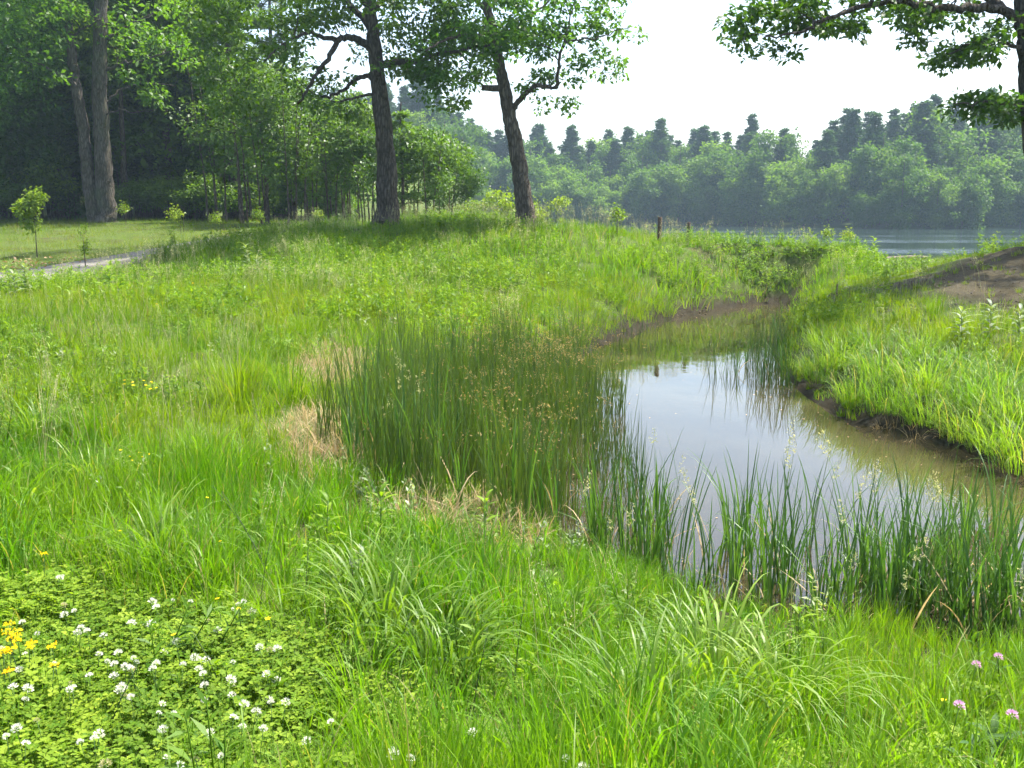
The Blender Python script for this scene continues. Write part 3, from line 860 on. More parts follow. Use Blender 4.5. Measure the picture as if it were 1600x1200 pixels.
# ---- understory bushes along the wood edge
bush = [decid(41, 2.6, 1.5, (M['twig'], M['wood']), (.15, .085), 30, 70, .4, 'understory_bush', .02, 0, 4, .03), decid(42, 2.0, 1.3, (M['twig'], M['young']), (.15, .085), 26, 55, .36, 'understory_bush', .02, 0, 4, .025)]
used = set()
us = [-190, -160, -130, -100, -70, -40, -12, 15, 42, 70, 96, 120, 205, 228, 250, 272, 295, 318, 340, 362, 384, 406, 428, 450, 472, 495, 518, 545]
for n, u in enumerate(us):
    Y = 44.5 + rng.uniform(-.8, 1.6); x = (u - 800) / FPX * Y
    put(bush, used, 1 if n % 5 == 1 else 0, (x, Y, h1(x, Y) - .05), rng.uniform(0, 6.28), rng.uniform(.6, 1.15), 'low bush at the shaded edge of the left wood, %s from the left' % ORD[n], 'bush', 'bushes under the left wood')

for n, u in enumerate(range(-260, 570, 19)):
    Y = (49, 55, 63, 52, 58)[n % 5] + rng.uniform(-1, 1); x = (u - 800) / FPX * Y
    put(bush, used, 0, (x, Y, h1(x, Y) - .05), rng.uniform(0, 6.28), rng.uniform(1.7, 2.5), 'tall dark thicket deep inside the left wood, %s from the left' % ordn(n + 1), 'bush', 'thickets deep in the left wood')

# ---- young trees between the wood and the oaks
young = [decid(51, 6.5, 1.9, (M['bark2'], M['young']), (.17, .10), 24, 95, .5, 'young_tree', .22, 0, 4, .045, 11), decid(52, 5.6, 1.8, (M['bark2'], M['young']), (.17, .10), 26, 95, .48, 'young_tree', .12, 0, 3, .045, 10),
         conifer(53, 6.2, 1.6, (M['bark2'], M['young']), .1, (.25, .09), 'young_tree', .5, 6, .05)]
used = set()
ylist = [(395, 38, 0, 1.05), (430, 37, 0, 1.0), (462, 36, 0, .92), (492, 38, 1, .95), (520, 36.5, 1, .8), (552, 38, 0, .85), (575, 36, 1, .72), (632, 36, 2, .72), (648, 38, 1, .85), (672, 36, 1, .80), (700, 37.5, 1, .78), (722, 38, 1, .6),
         (415, 43, 1, 1.35), (470, 44, 1, 1.2), (530, 44, 1, 1.15), (590, 43, 1, 1.0), (350, 41, 0, 1.1), (690, 42, 1, .9)]
for n, (u, Y, k, s) in enumerate(ylist):
    x = (u - 800) / FPX * Y
    w = 'behind the tall oak' if 540 < u < 640 else ('between the two oaks' if u >= 640 else 'left of the tall oak')
    put(young, used, k, (x, Y, h1(x, Y) - .05), rng.uniform(0, 6.28), s, '%s %s, %s of the grove' % ('young pointed evergreen' if k == 2 else 'slim young leafy tree', w, ORD[n]), 'tree', 'grove of young trees')

# ---- trees on the far shore
far = [decid(61, 13, 5.4, (M['bark2'], M['fardec']), (.5, .32), 30, 300, 1.1, 'far_tree', -.06, 0, 1, .2, 16), decid(62, 11, 5.6, (M['bark2'], M['fardec']), (.5, .32), 30, 300, 1.05, 'far_tree', -.08, 0, 1, .18, 14),
       decid(63, 15, 5.0, (M['bark2'], M['fardec']), (.5, .32), 30, 300, 1.1, 'far_tree', .0, 0, 1, .2, 16),
       conifer(64, 17, 4.2, (M['bark2'], M['farpine']), .16, (.75, .24), 'far_pine', .6, 7, .0, .0), conifer(65, 15.5, 4.6, (M['bark2'], M['farpine']), .12, (.75, .24), 'far_pine', .6, 7, .04, .0)]
used = set()
rng = np.random.default_rng(77)
rows = [(2.0, 3.4, (0, 1, 1, 2), .66, 'waterside'), (7, 3.8, (0, 2, 0, 1), .80, 'second-row'), (13, 4.0, (0, 2, 2, 3), .86, 'third-row'), (21, 2.4, (3, 4, 4, 3, 2), .78, 'hilltop'), (30, 2.3, (3, 4, 3, 4), .77, 'rearmost')]
for ri, (dy, step, ks, sc0, rn) in enumerate(rows):
    x = -34 + rng.uniform(0, 3); nd = npn = 0
    while x < 112:
        xx = x + rng.uniform(-1.3, 1.3); Y = float(shore_y(xx)) + dy + rng.uniform(-1.6, 1.8)
        u, _ = U(xx, Y, 3.0)
        k = int(rng.choice(ks))
        s = (1.1 if k < 3 else 1.1) * sc0 * rng.uniform(.8, 1.16)
        if xx > 50: s *= 1.0 + .16 * min(1, (xx - 50) / 30)
        if ri == 0 and xx > 44 and rng.random() < .6: s *= .72
        if k < 3: nd += 1; n_ = nd; w = 'hazy round-crowned tree'
        else: npn += 1; n_ = npn; w = 'hazy dark pine'
        put(far, used, k, (xx, Y, h1(xx, Y) - .1), rng.uniform(0, 6.28), (s * rng.uniform(.8, 1.15), s * rng.uniform(.8, 1.15), s * 1.08), '%s on the far shore, %s %s from the left' % (w, rn, ordn(n_)), 'tree', 'trees on the far shore')
        x += step * rng.uniform(.8, 1.2)

# ------------------------------------------------------------------ grass and herbs (uncountable: one object per kind)
def scatter(name, pts, protos, label, cat, idx=None, scl=None, tilt=.12, seed=1):
    rng = np.random.default_rng(seed); n = len(pts)
    me = bpy.data.meshes.new(name)
    me.vertices.add(n); me.vertices.foreach_set('co', np.asarray(pts, np.float32).ravel())
    rot = np.stack([rng.normal(0, tilt, n), rng.normal(0, tilt, n), rng.uniform(0, 6.283, n)], -1).astype(np.float32)
    me.attributes.new('rot', 'FLOAT_VECTOR', 'POINT').data.foreach_set('vector', rot.ravel())
    scl = rng.uniform(.7, 1.25, n) if scl is None else scl
    me.attributes.new('scl', 'FLOAT', 'POINT').data.foreach_set('value', np.asarray(scl, np.float32))
    idx = rng.integers(0, len(protos), n) if idx is None else idx
    me.attributes.new('idx', 'INT', 'POINT').data.foreach_set('value', np.asarray(idx, np.int32))
    o = bpy.data.objects.new(name, me); COL.objects.link(o)
    c = bpy.data.collections.new(name + '_kinds')
    for i, q in enumerate(protos):
        po = bpy.data.objects.new('%s_kind_%02d' % (name, i), q); c.objects.link(po)
    ng = bpy.data.node_groups.new(name, 'GeometryNodeTree')
    ng.interface.new_socket('Geometry', in_out='INPUT', socket_type='NodeSocketGeometry')
    ng.interface.new_socket('Geometry', in_out='OUTPUT', socket_type='NodeSocketGeometry')
    nd, lk = ng.nodes, ng.links
    gi, go = nd.new('NodeGroupInput'), nd.new('NodeGroupOutput')
    ci = nd.new('GeometryNodeCollectionInfo'); ci.inputs['Collection'].default_value = c
    ci.inputs['Separate Children'].default_value = True; ci.inputs['Reset Children'].default_value = True
    ip = nd.new('GeometryNodeInstanceOnPoints'); ip.inputs['Pick Instance'].default_value = True
    def na(nm, ty):
        q = nd.new('GeometryNodeInputNamedAttribute'); q.data_type = ty; q.inputs['Name'].default_value = nm
        return [s for s in q.outputs if s.enabled][0]
    lk.new(gi.outputs[0], ip.inputs['Points']); lk.new(ci.outputs[0], ip.inputs['Instance'])
    lk.new(na('idx', 'INT'), ip.inputs['Instance Index'])
    e2r = nd.new('FunctionNodeEulerToRotation')
    lk.new(na('rot', 'FLOAT_VECTOR'), e2r.inputs[0]); lk.new(e2r.outputs[0], ip.inputs['Rotation'])
    lk.new(na('scl', 'FLOAT'), ip.inputs['Scale'])
    lk.new(ip.outputs[0], go.inputs[0])
    o.modifiers.new('grow', 'NODES').node_group = ng
    return tag(o, label, cat, kind='stuff')

def disc(rng, n, r):
    a = rng.uniform(0, 6.283, n); q = r * np.sqrt(rng.random(n))
    return np.stack([q * np.cos(a), q * np.sin(a), np.full(n, -.02)], -1), a

def tuft(seed, n, r, h, w, th=.12, bend=(.2, .9), segs=4, mat='grass', power=1.5, out=.3, cup=0, extra=None):
    rng = np.random.default_rng(seed); acc = Acc()
    base, a = disc(rng, n, r)
    az = a + rng.normal(0, 1.2 - out, n)
    blades(acc, base, az, rng.uniform(h[0], h[1], n), rng.uniform(w[0], w[1], n), np.abs(rng.normal(0, th, n)), rng.uniform(bend[0], bend[1], n), segs, power, rng=rng, v=rng.random(n))
    if extra: extra(acc, rng)
    return acc.mesh('tuft', M[mat])

def forb(seed, h, nst, leafL, leafW, per, mat='forb', spread=.05, lift=.35, top=None):
    """stems clothed with narrow leaves"""
    rng = np.random.default_rng(seed); acc = Acc()
    for k in range(nst):
        b = np.array([rng.normal(0, spread), rng.normal(0, spread), -.02]); H = h * rng.uniform(.7, 1.15)
        t = b + np.array([rng.normal(0, .12 * H), rng.normal(0, .12 * H), H])
        path = np.array([b + (t - b) * q + np.array([0, 0, 0]) for q in np.linspace(0, 1, 4)])
        tube(acc, path, np.linspace(.0035, .0018, 4), 3, .2)
        q = rng.uniform(.15, 1, per)[:, None]
        C = b + (t - b) * q
        az = rng.uniform(0, 6.283, per)
        D = np.stack([np.cos(az), np.sin(az), np.full(per, lift) + rng.normal(0, .25, per) + q[:, 0] * .5], -1)
        Nn = rng.normal(0, .25, (per, 3)); Nn[:, 2] += 1
        sz = rng.uniform(.6, 1.2, per) * (1.15 - .55 * q[:, 0])
        leaves(acc, C, D, Nn, leafL * sz, leafW * sz, rng.random(per), .15, .18)
    return acc.mesh('forb', M[mat])

def seedgrass(seed, n, h, head, mat='seed', rad=.06, headn=14, hs=.012, spread=.022):
    """thin culms carrying a loose panicle"""
    rng = np.random.default_rng(seed); acc = Acc()
    base, a = disc(rng, n, rad)
    for k in range(n):
        H = rng.uniform(*h); az = rng.uniform(0, 6.283); ln = rng.uniform(.02, .16) * H
        q = np.linspace(0, 1, 5)
        path = base[k] + np.stack([np.cos(az) * ln * q ** 2, np.sin(az) * ln * q ** 2, H * q], -1)
        tube(acc, path, np.linspace(.0016, .0008, 5), 3, .3)
        tt = rng.uniform(1 - head, 1, headn)
        C = np.stack([np.interp(tt, q, path[:, i]) for i in range(3)], -1) + rng.normal(0, spread * .5, (headn, 3))
        D = rng.normal(0, .5, (headn, 3)); D[:, 2] += .8
        leaves(acc, C, D, rng.normal(0, 1, (headn, 3)), hs * rng.uniform(.7, 1.4, headn), hs * .45, rng.random(headn), .2)
    return acc.mesh('seedgrass', M[mat])

def clover_mesh(seed, n=9, r=.07, h=.09):
    rng = np.random.default_rng(seed); acc = Acc()
    base, a = disc(rng, n, r)
    for k in range(n):
        H = h * rng.uniform(.5, 1.2); top = base[k] + np.array([rng.normal(0, .015), rng.normal(0, .015), H + .02])
        tube(acc, np.array([base[k], top]), np.array([.0012, .001]), 3, .1)
        tilt = rng.normal(0, .25, 2); vv = rng.random()
        for j in range(3):
            az = a[k] + j * 2.094
            D = np.array([math.cos(az), math.sin(az), .12 + tilt[0] * math.cos(az) + tilt[1] * math.sin(az)])
            s = np.array([-math.sin(az), math.cos(az), 0.0])
            L = .0145 * rng.uniform(.7, 1.35); up = np.array([0, 0, 1.0])
            q = [top, top + D * L * .55 + s * L * .42 + up * .002, top + D * L + s * L * .22, top + D * L * .9, top + D * L - s * L * .22, top + D * L * .55 - s * L * .42 + up * .002]
            acc.add(q, [[0, 1, 2, 3], [0, 3, 4, 5]], np.full(6, vv))
    return acc.mesh('clover', M['clover'])

def field(seed, n, y0, y1, margin=1.3, power=1.0):
    """random ground points in the strip seen from the lens and a step beside it, even per unit of ground"""
    rng = np.random.default_rng(seed)
    y = np.sqrt(rng.random(n) * (y1 ** 2 - y0 ** 2) + y0 ** 2) if power == 1 else y0 + (y1 - y0) * rng.random(n) ** power
    hw = y * .56 + margin
    x = rng.uniform(-1, 1, n) * hw
    return x, y, rng

def clover_w(x, y):                   # the clover mat in the near left corner
    e = ((x + 1.75) / 1.35) ** 2 + ((y - 2.75) / 1.25) ** 2
    return 1 - sstep(.45, 1.35, e + (fbm(x * 2.2, y * 2.2, 51) - .5) * 1.6)

STRAW_PX = ([(425, 700), (470, 640), (550, 660), (560, 740), (480, 755)], [(640, 800), (700, 775), (790, 810), (870, 860), (760, 850)], [(450, 590), (480, 540), (570, 545), (560, 600), (480, 610)], [(560, 760), (640, 785), (700, 830), (620, 820)])
STRAW = [np.array([ground_hit(*q)[:2] for q in pl]) for pl in STRAW_PX]
def straw_w(x, y):                    # where old straw has smothered the grass
    w = np.zeros(len(x)); m = (y > 4) & (y < 16) & (x > -5) & (x < 2)
    for p_ in STRAW:
        if m.any(): w[m] = np.maximum(w[m], 1 - sstep(-.05, .15, poly_sd(x[m], y[m], p_) + (fbm(x[m] * 3, y[m] * 3, 88) - .5) * .4))
    return w

def keep(x, y, rng, lo=.02, soil=.9, clover=.5):
    sd = pond_sd(x, y); z = height(x, y)
    k = (sd > lo) & ((z > .02) | (lo < 0))
    k &= rng.random(len(x)) > mud_w(x, y) * 1.1
    k &= rng.random(len(x)) > dirt_w(x, y) * soil * .92
    k &= rng.random(len(x)) > straw_w(x, y) * .8
    k &= path_d(x, y) > 1.0 + rng.random(len(x)) * .15
    k &= rng.random(len(x)) > clover_w(x, y) * clover
    return k, z, sd

def sward(acc, rng, x, y, z, per, r, h, w, th, bend, segs, power, scale, vt, vmix=.55, lean=None):
    """tufts of single blades, every blade placed on the ground"""
    n = len(x); N_ = n * per
    a = rng.uniform(0, 6.283, N_); q = r * np.sqrt(rng.random(N_)) * np.repeat(scale, per)
    bx, by = np.repeat(x, per) + q * np.cos(a), np.repeat(y, per) + q * np.sin(a)
    base = np.stack([bx, by, np.repeat(z, per) - .02], -1)
    s = np.repeat(scale, per)
    v = np.clip(vmix * rng.random(N_) + (1 - vmix) * np.repeat(vt, per), 0, 1)
    blades(acc, base, a + rng.normal(0, .9, N_), rng.uniform(h[0], h[1], N_) * s, rng.uniform(w[0], w[1], N_) * (.6 + .4 * s), np.abs(rng.normal(0, th, N_)), rng.uniform(bend[0], bend[1], N_), segs, power, v, .9, rng)

def path_x(y): return np.interp(y, PATH_XY[:, 1], PATH_XY[:, 0])

# near bank: several habits of grass in patches
x, y, rng = field(1, 4000, 1.3, 6.8, .9)
k, z, sd = keep(x, y, rng, -.35)
k &= (sd > .03) | (fbm(x * 1.4, y * 1.4, 91) > .5)
z = np.maximum(z, -.06)
cw = clover_w(x, y)
low = np.clip(.68 + .32 * sstep(.1, 1.6, sd), 0, 1)          # shorter towards the water
sc = rng.uniform(.6, 1.1, len(x)) * (.3 + 1.2 * fbm(x * 2.0, y * 2.0, 8)) * (1 - .5 * cw) * low
vt = np.clip(1.6 * fbm(x * 1.7, y * 1.7, 15) - .3, 0, 1)
habit = fbm(x * 1.3 + 9, y * 1.3, 44) + rng.normal(0, .08, len(x))
acc = Acc()
for (lo, hi, per, r, h, w, th, bd, sg, pw) in ((-9, .46, 26, .075, (.16, .44), (.003, .0065), .14, (.1, .9), 4, 1.5), (.46, .58, 20, .07, (.2, .48), (.004, .0095), .16, (.5, 1.8), 5, 1.6), (.58, 9, 26, .08, (.10, .30), (.003, .007), .28, (.2, 1.0), 4, 1.4)):
    q = k & (habit > lo) & (habit <= hi)
    sward(acc, rng, x[q], y[q], z[q], per, r, h, w, th, bd, sg, pw, sc[q], vt[q])
tag(acc.build('foreground_grass', M['grass']), 'long fresh green grass filling the near bank', 'grass', kind='stuff')

# slopes round the pond
x, y, rng = field(3, 4600, 6.6, 13.5, 1.1)
k, z, sd = keep(x, y, rng, .04)
sc = rng.uniform(.6, 1.15, len(x)) * (.36 + 1.15 * fbm(x * 1.3, y * 1.3, 18) ** 1.3) * (.6 + .4 * sstep(.1, 1.2, sd)) * np.where((x > 4) & (sd < 1.6), .6, 1.0)
vt = np.clip(1.7 * fbm(x * 1.1, y * 1.1, 25) - .35, 0, 1)
acc = Acc()
q = k & (vt > .47); sward(acc, rng, x[q], y[q], z[q], 20, .13, (.16, .42), (.005, .010), .2, (.2, 1.3), 3, 1.5, sc[q], vt[q])
q = k & (vt <= .47); sward(acc, rng, x[q], y[q], z[q], 22, .14, (.10, .32), (.005, .011), .28, (.2, 1.0), 3, 1.5, sc[q], vt[q])
tag(acc.build('bank_grass', M['grass_far']), 'mixed green grass on the slopes round the pond', 'grass', kind='stuff')

# beyond the pond
x, y, rng = field(5, 5600, 13.2, 22, 1.6)
k, z, sd = keep(x, y, rng, .05)
k &= x > path_x(y) + .8
mound = sstep(5.4, 6.8, x) * (1 - sstep(21, 23, y)) * sstep(12, 13.5, y)
sc = rng.uniform(.6, 1.2, len(x)) * (.3 + 1.15 * fbm(x * .95, y * .95, 19) ** 1.3) * (1 - .5 * mound) * (1 - .4 * sstep(-5.5, -7.5, x))
vt = np.clip(1.7 * fbm(x * .8, y * .8, 27) - .35, 0, 1)
acc = Acc(); sward(acc, rng, x[k], y[k], z[k], 22, .22, (.14, .44), (.007, .015), .25, (.15, 1.1), 2, 1.5, sc[k], vt[k])
tag(acc.build('far_bank_grass', M['grass_far']), 'bright green grass on the bank beyond the pond', 'grass', kind='stuff')
x, y, rng = field(6, 6800, 21.5, 36, 2.0)
k, z, sd = keep(x, y, rng, .05)
k &= (x > path_x(y) + .8) & ~((y > 33) & (x > -4)) & ~((x > 8.7) & (y > 22.5))
sc = rng.uniform(.6, 1.2, len(x)) * (.2 + 1.4 * fbm(x * .7, y * .7, 29) ** 1.2) * (1 - .15 * sstep(24, 27, y) * (x > -5) * (x < 2))
vt = np.clip(1.7 * fbm(x * .6, y * .6, 37) - .35, 0, 1)
acc = Acc(); sward(acc, rng, x[k], y[k], z[k], 24, .34, (.16, .46), (.010, .020), .25, (.15, 1.1), 2, 1.5, sc[k], vt[k])
tag(acc.build('meadow_grass', M['grass_far']), 'tall meadow grass over the mound and berm', 'grass', kind='stuff')
x, y, rng = field(7, 5200, 17, 48, 3)
k, z, sd = keep(x, y, rng)
k &= ((x < path_x(y) - .5) & (x < -7.5)) | ((y > 22) & (x > 8.4) & (z > .03))
acc = Acc(); sward(acc, rng, x[k], y[k], z[k], 26, .42, (.07, .22), (.012, .022), .35, (.2, 1.0), 1, 1.5, rng.uniform(.7, 1.3, k.sum()), fbm(x * .3, y * .3, 47)[k])
tag(acc.build('lawn_grass', M['lawn']), 'short olive lawn between the path and the wood', 'grass', kind='stuff')

# leafy herbs mixed into the meadow
forbs = [forb(161 + i, .32, 3, .085, .018, 15, 'forb') for i in range(4)] + [forb(166 + i, .24, 4, .06, .022, 14, 'forb') for i in range(2)]
x, y, rng = field(9, 4600, 2.2, 14)
k, z, sd = keep(x, y, rng, .3)
k &= (fbm(x * .9, y * .9, 61) > .5) & (rng.random(len(x)) < np.where(y < 7, .35, .6))
scatter('meadow_herbs', np.stack([x, y, z], -1)[k], forbs, 'narrow leaved green herbs growing through the grass', 'plants', None, rng.uniform(.6, 1.2, k.sum()), .15, 10)
forbs2 = [forb(171 + i, .36, 5, .10, .030, 14, 'forb', .12) for i in range(4)]
x, y, rng = field(11, 6500, 14, 30)
k, z, sd = keep(x, y, rng, .3, 1.0)
k &= (fbm(x * .55, y * .55, 63) > .46) & (x > path_x(y) + .9) & ~((x > 5.5) & (y < 23) & (y > 12.5) & (rng.random(len(x)) < .85))
scatter('slope_herbs', np.stack([x, y, z], -1)[k], forbs2, 'bushy green herbs on the far bank and mound', 'plants', None, rng.uniform(.5, 1.25, k.sum()), .15, 12)

# pale leafed herbs in front of the bulrushes and here and there on the slope
pale = [forb(176 + i, .26, 3, .06, .02, 13, 'forbpale', .06) for i in range(3)]
x, y, rng = field(19, 3800, 3.5, 20)
k, z, sd = keep(x, y, rng, .25)
pl_ = np.array([ground_hit(*q)[:2] for q in [(540, 750), (640, 775), (760, 800), (900, 860), (880, 900), (740, 880), (600, 840), (520, 800)]])
k &= (poly_sd(x, y, pl_) < 0) | (rng.random(len(x)) < .035)
scatter('pale_herbs', np.stack([x, y, z], -1)[k], pale, 'pale grey green herbs in front of the bulrushes', 'plants', None, rng.uniform(.6, 1.2, k.sum()), .2, 13)

# clover mat
clo = [clover_mesh(181 + i, 105, .2, .08) for i in range(5)]
x, y, rng = field(13, 1900, 1.2, 5.0, 1.0)
k, z, sd = keep(x, y, rng, .3, 1, 0)
k &= rng.random(len(x)) < clover_w(x, y) * 1.2 + .05
scatter('clover_mat', np.stack([x, y, z], -1)[k], clo, 'dense mat of three leaved clover in the near left corner', 'clover', None, None, .12, 14)

# seeding grasses: fine pale panicles
sg = [seedgrass(191 + i, 4, (.32, .58), .28, 'seed', .1, 12, .009, .02) for i in range(4)]
x, y, rng = field(15, 2600, 3.0, 13)
k, z, sd = keep(x, y, rng, .25)
k &= (fbm(x * .6, y * .6, 71) > .54) & (rng.random(len(x)) < np.where(y < 6, .15, .4))
scatter('seeding_grass', np.stack([x, y, z], -1)[k], sg, 'thin grass stems with fine pale seed panicles', 'grass', None, None, .12, 16)
sg2 = [seedgrass(196 + i, 7, (.35, .66), .26, 'seed', .22, 7, .018, .03) for i in range(4)]
x, y, rng = field(17, 3600, 14, 29)
k, z, sd = keep(x, y, rng, .4)
k &= ((fbm(x * .35, y * .35, 73) > .58) & (rng.random(len(x)) < .4)) | ((y > 25.5) & (x > -6) & (rng.random(len(x)) < np.where(x > 1.5, .15, .6)))
k &= (x > path_x(y) + .8) & (x < 8)
scatter('seeding_meadow_grass', np.stack([x, y, z], -1)[k], sg2, 'tall meadow grass in seed along the ridge and far bank', 'grass', None, None, .12, 18)

# ------------------------------------------------------------------ reeds and rushes
def in_poly(n, poly, seed, wob=.25):
    rng = np.random.default_rng(seed)
    lo, hi = poly.min(0) - .3, poly.max(0) + .3
    q = rng.uniform(lo, hi, (n, 2))
    sd = poly_sd(q[:, 0], q[:, 1], poly) + (fbm(q[:, 0] * 1.5, q[:, 1] * 1.5, seed) - .5) * 2 * wob
    return q[sd < 0], rng

def rushes(a1, a2, q, rng, h, heads, w, zmin=-.15):
    n = len(q)
    base = np.column_stack([q, np.maximum(height(q[:, 0], q[:, 1]), zmin)])
    H = rng.uniform(*h, n) * (.5 + .85 * fbm(q[:, 0] * 1.7, q[:, 1] * 1.7, 31)); az = rng.uniform(0, 6.283, n)
    th = np.abs(rng.normal(0, .13, n)); bd = rng.uniform(0, .45, n) ** 1.4
    blades(a1, base, az, H, rng.uniform(.8, 1.2, n) * w, th, bd, 4, 1.6, rng=rng, twist=1.5, taper=.35, v=np.clip(.6 * rng.random(n) + .5 * fbm(q[:, 0], q[:, 1], 83), 0, 1))
    if a2 is None: return
    sel = np.where(rng.random(n) < heads(q))[0]
    for k in sel:
        mt = th[k] + bd[k] * .35
        top = base[k] + np.array([math.cos(az[k]) * math.sin(mt), math.sin(az[k]) * math.sin(mt), math.cos(mt)]) * H[k] * .97
        m = 7
        D = rng.normal(0, 1, (m, 3)); D[:, 2] += .2
        leaves(a2, top + D * .016, D, rng.normal(0, 1, (m, 3)), rng.uniform(.014, .032, m), .009, rng.random(m), .2)
bed = np.array([ground_hit(*q)[:2] for q in [(545, 728), (575, 660), (650, 615), (760, 590), (850, 580), (905, 600), (900, 690), (920, 790), (905, 845), (830, 822), (750, 800), (660, 785), (585, 755)]])
q, rng = in_poly(14500, bed, 205, .9)
q = q[fbm(q[:, 0] * 2.1, q[:, 1] * 2.1, 207) > .40]
a1, a2 = Acc(), Acc()
rushes(a1, a2, q, rng, (.55, 1.15), lambda q: .22 * sstep(-1.0, .2, q[:, 0]) + .02, .0085)
tag(a1.build('bulrush_bed', M['bulrush']), 'dense bed of dark green bulrush stems in the pond', 'bulrushes', kind='stuff')
tag(a2.build('bulrush_spikelets', M['brownseed']), 'small brown flower clusters at the bulrush tips', 'bulrush flowers', kind='stuff')
P1 = [np.array([at_water(*q) for q in pl]) for pl in ([(915, 700), (950, 660), (985, 720), (1020, 800), (1080, 900), (1000, 890), (930, 840)], [(1165, 575), (1235, 565), (1243, 615), (1195, 620)],
      [(1080, 560), (1180, 545), (1230, 560), (1215, 600), (1130, 605)], [(955, 535), (1045, 505), (1060, 515), (980, 550)], [(900, 650), (950, 600), (960, 640), (915, 700)], [(1170, 520), (1240, 500), (1235, 560), (1180, 545)])]
a1 = Acc()
for i, (p_, n) in enumerate(zip(P1, (1100, 900, 320, 420, 420, 500))):
    q, rng = in_poly(n, p_, 215 + i, .12); rushes(a1, None, q, rng, (.35, .95), None, .006)
tag(a1.build('rush_stems', M['bulrush']), 'thin dark rush stems rising from open water', 'rushes', kind='stuff')

# dead straw among the living stems
P2 = [np.array([ground_hit(*q)[:2] for q in pl]) for pl in ([(430, 690), (470, 640), (550, 660), (560, 740), (480, 750)], [(640, 790), (700, 760), (790, 800), (880, 860), (760, 850)], [(450, 590), (480, 540), (570, 545), (560, 600), (480, 610)],
      [(560, 760), (640, 780), (700, 830), (620, 820)], [(1340, 660), (1400, 655), (1500, 690), (1560, 720), (1500, 715), (1400, 690)])]
acc = Acc()
for i, (p_, n) in enumerate(zip(P2, (480, 200, 420, 160, 150))):
    q, rng = in_poly(n, p_, 231 + i, .15); z = np.maximum(height(q[:, 0], q[:, 1]), 0)
    sward(acc, rng, q[:, 0], q[:, 1], z, 14, .10, (.10, .34), (.004, .009), .75, (.3, 1.5), 4, 1.5, rng.uniform(.5, 1.1, len(q)), rng.random(len(q)))
tag(acc.build('dead_straw', M['straw']), 'pale dead straw and broken reeds at the pond edge', 'straw', kind='stuff')

# cattail plants: every plant a thing, every leaf a part
def strip(seed, L, w, bend, mat, segs=7, th=.03, power=2.2, crease=.25):
    rng = np.random.default_rng(seed); acc = Acc()
    t = np.linspace(0, 1, segs + 1); a = th + bend * t ** power; am = (a[1:] + a[:-1]) / 2
    r = np.concatenate([[0], np.cumsum(np.sin(am)) * L / segs]); z = np.concatenate([[0], np.cumsum(np.cos(am)) * L / segs])
    tw = np.linspace(0, rng.uniform(-.9, .9), segs + 1)
    prof = w * .5 * np.maximum((1 - t ** 3) ** .8 * (.75 + .25 * np.minimum(t * 3, 1)), .03)
    c = np.stack([r, 0 * r, z], -1); s = np.stack([np.sin(tw) * 0 + np.sin(tw), np.cos(tw), 0 * tw], -1)
    nrm = np.stack([np.cos(a), 0 * a, -np.sin(a)], -1)
    V = np.stack([c - s * prof[:, None], c - nrm * (prof * crease)[:, None], c + s * prof[:, None]], 1)
    i = np.arange(segs)[:, None] * 3
    F = np.concatenate([np.stack([i + 0, i + 1, i + 4, i + 3], -1), np.stack([i + 1, i + 2, i + 5, i + 4], -1)]).reshape(-1, 4)
    acc.add(V, F, np.full((segs + 1) * 3, rng.random()))
    return acc.mesh('leaf', M[mat], True)

cat_leaf = [strip(300 + i, .95, .0118, b, 'cattail', 8, .02, 2.2) for i, b in enumerate((.12, .25, .4, .6, .95, 1.7, .18, .33, 1.25))]
dead_leaf = [strip(330 + i, .48, .010, b, 'straw', 6, .1, 1.6) for i, b in enumerate((.3, .8, 1.6))]
GRP = 'cattails at the pond'
def cattail(base, H, n, rng, label):
    r = empty('cattail', base, rng.uniform(0, 6.28))
    for i in range(n):
        az = i * math.pi + rng.normal(0, .5); sp = rng.uniform(.02, .20)
        if rng.random() < .07:
            place('leaf', dead_leaf[int(rng.integers(3))], r, (0, 0, 0), (0, rng.uniform(.05, .6), az), rng.uniform(.7, 1.3)); continue
        place('leaf', cat_leaf[int(rng.choice(len(cat_leaf), p=[.17, .16, .14, .1, .05, .03, .17, .14, .04]))], r, (math.cos(az) * .012 * i * .5, math.sin(az) * .012 * i * .5, 0), (0, sp, az), (1.0, rng.uniform(.8, 1.2), H / .95 * rng.uniform(.62, 1.05)))
    return later(tag(r, label, 'cattail', GRP), label)
rng = np.random.default_rng(310)
edge = np.array([(925, 868), (985, 905), (1050, 935), (1130, 950), (1200, 958), (1270, 970), (1350, 985), (1430, 998), (1500, 1008), (1560, 1014), (1640, 1020)], float)
for i in range(195):
    t = rng.uniform(0, 1); u = np.interp(t, np.linspace(0, 1, len(edge)), edge[:, 0]); v = np.interp(u, edge[:, 0], edge[:, 1])
    if i > 135: u = rng.uniform(1330, 1660); v = np.interp(u, edge[:, 0], edge[:, 1])
    v -= abs(rng.normal(0, 55)) * (1.0 if u > 1000 else .4); u += rng.normal(0, 10)
    w = at_water(u, v)
    H = rng.uniform(.5, 1.0) * (1.0 if u < 1480 else 1.08)
    lab = 'slim green cattail in the near shallows' if u < 1330 else 'slim green cattail in the lower right stand'
    cattail((w[0], w[1], -.06), H, int(rng.integers(4, 8)), rng, lab)
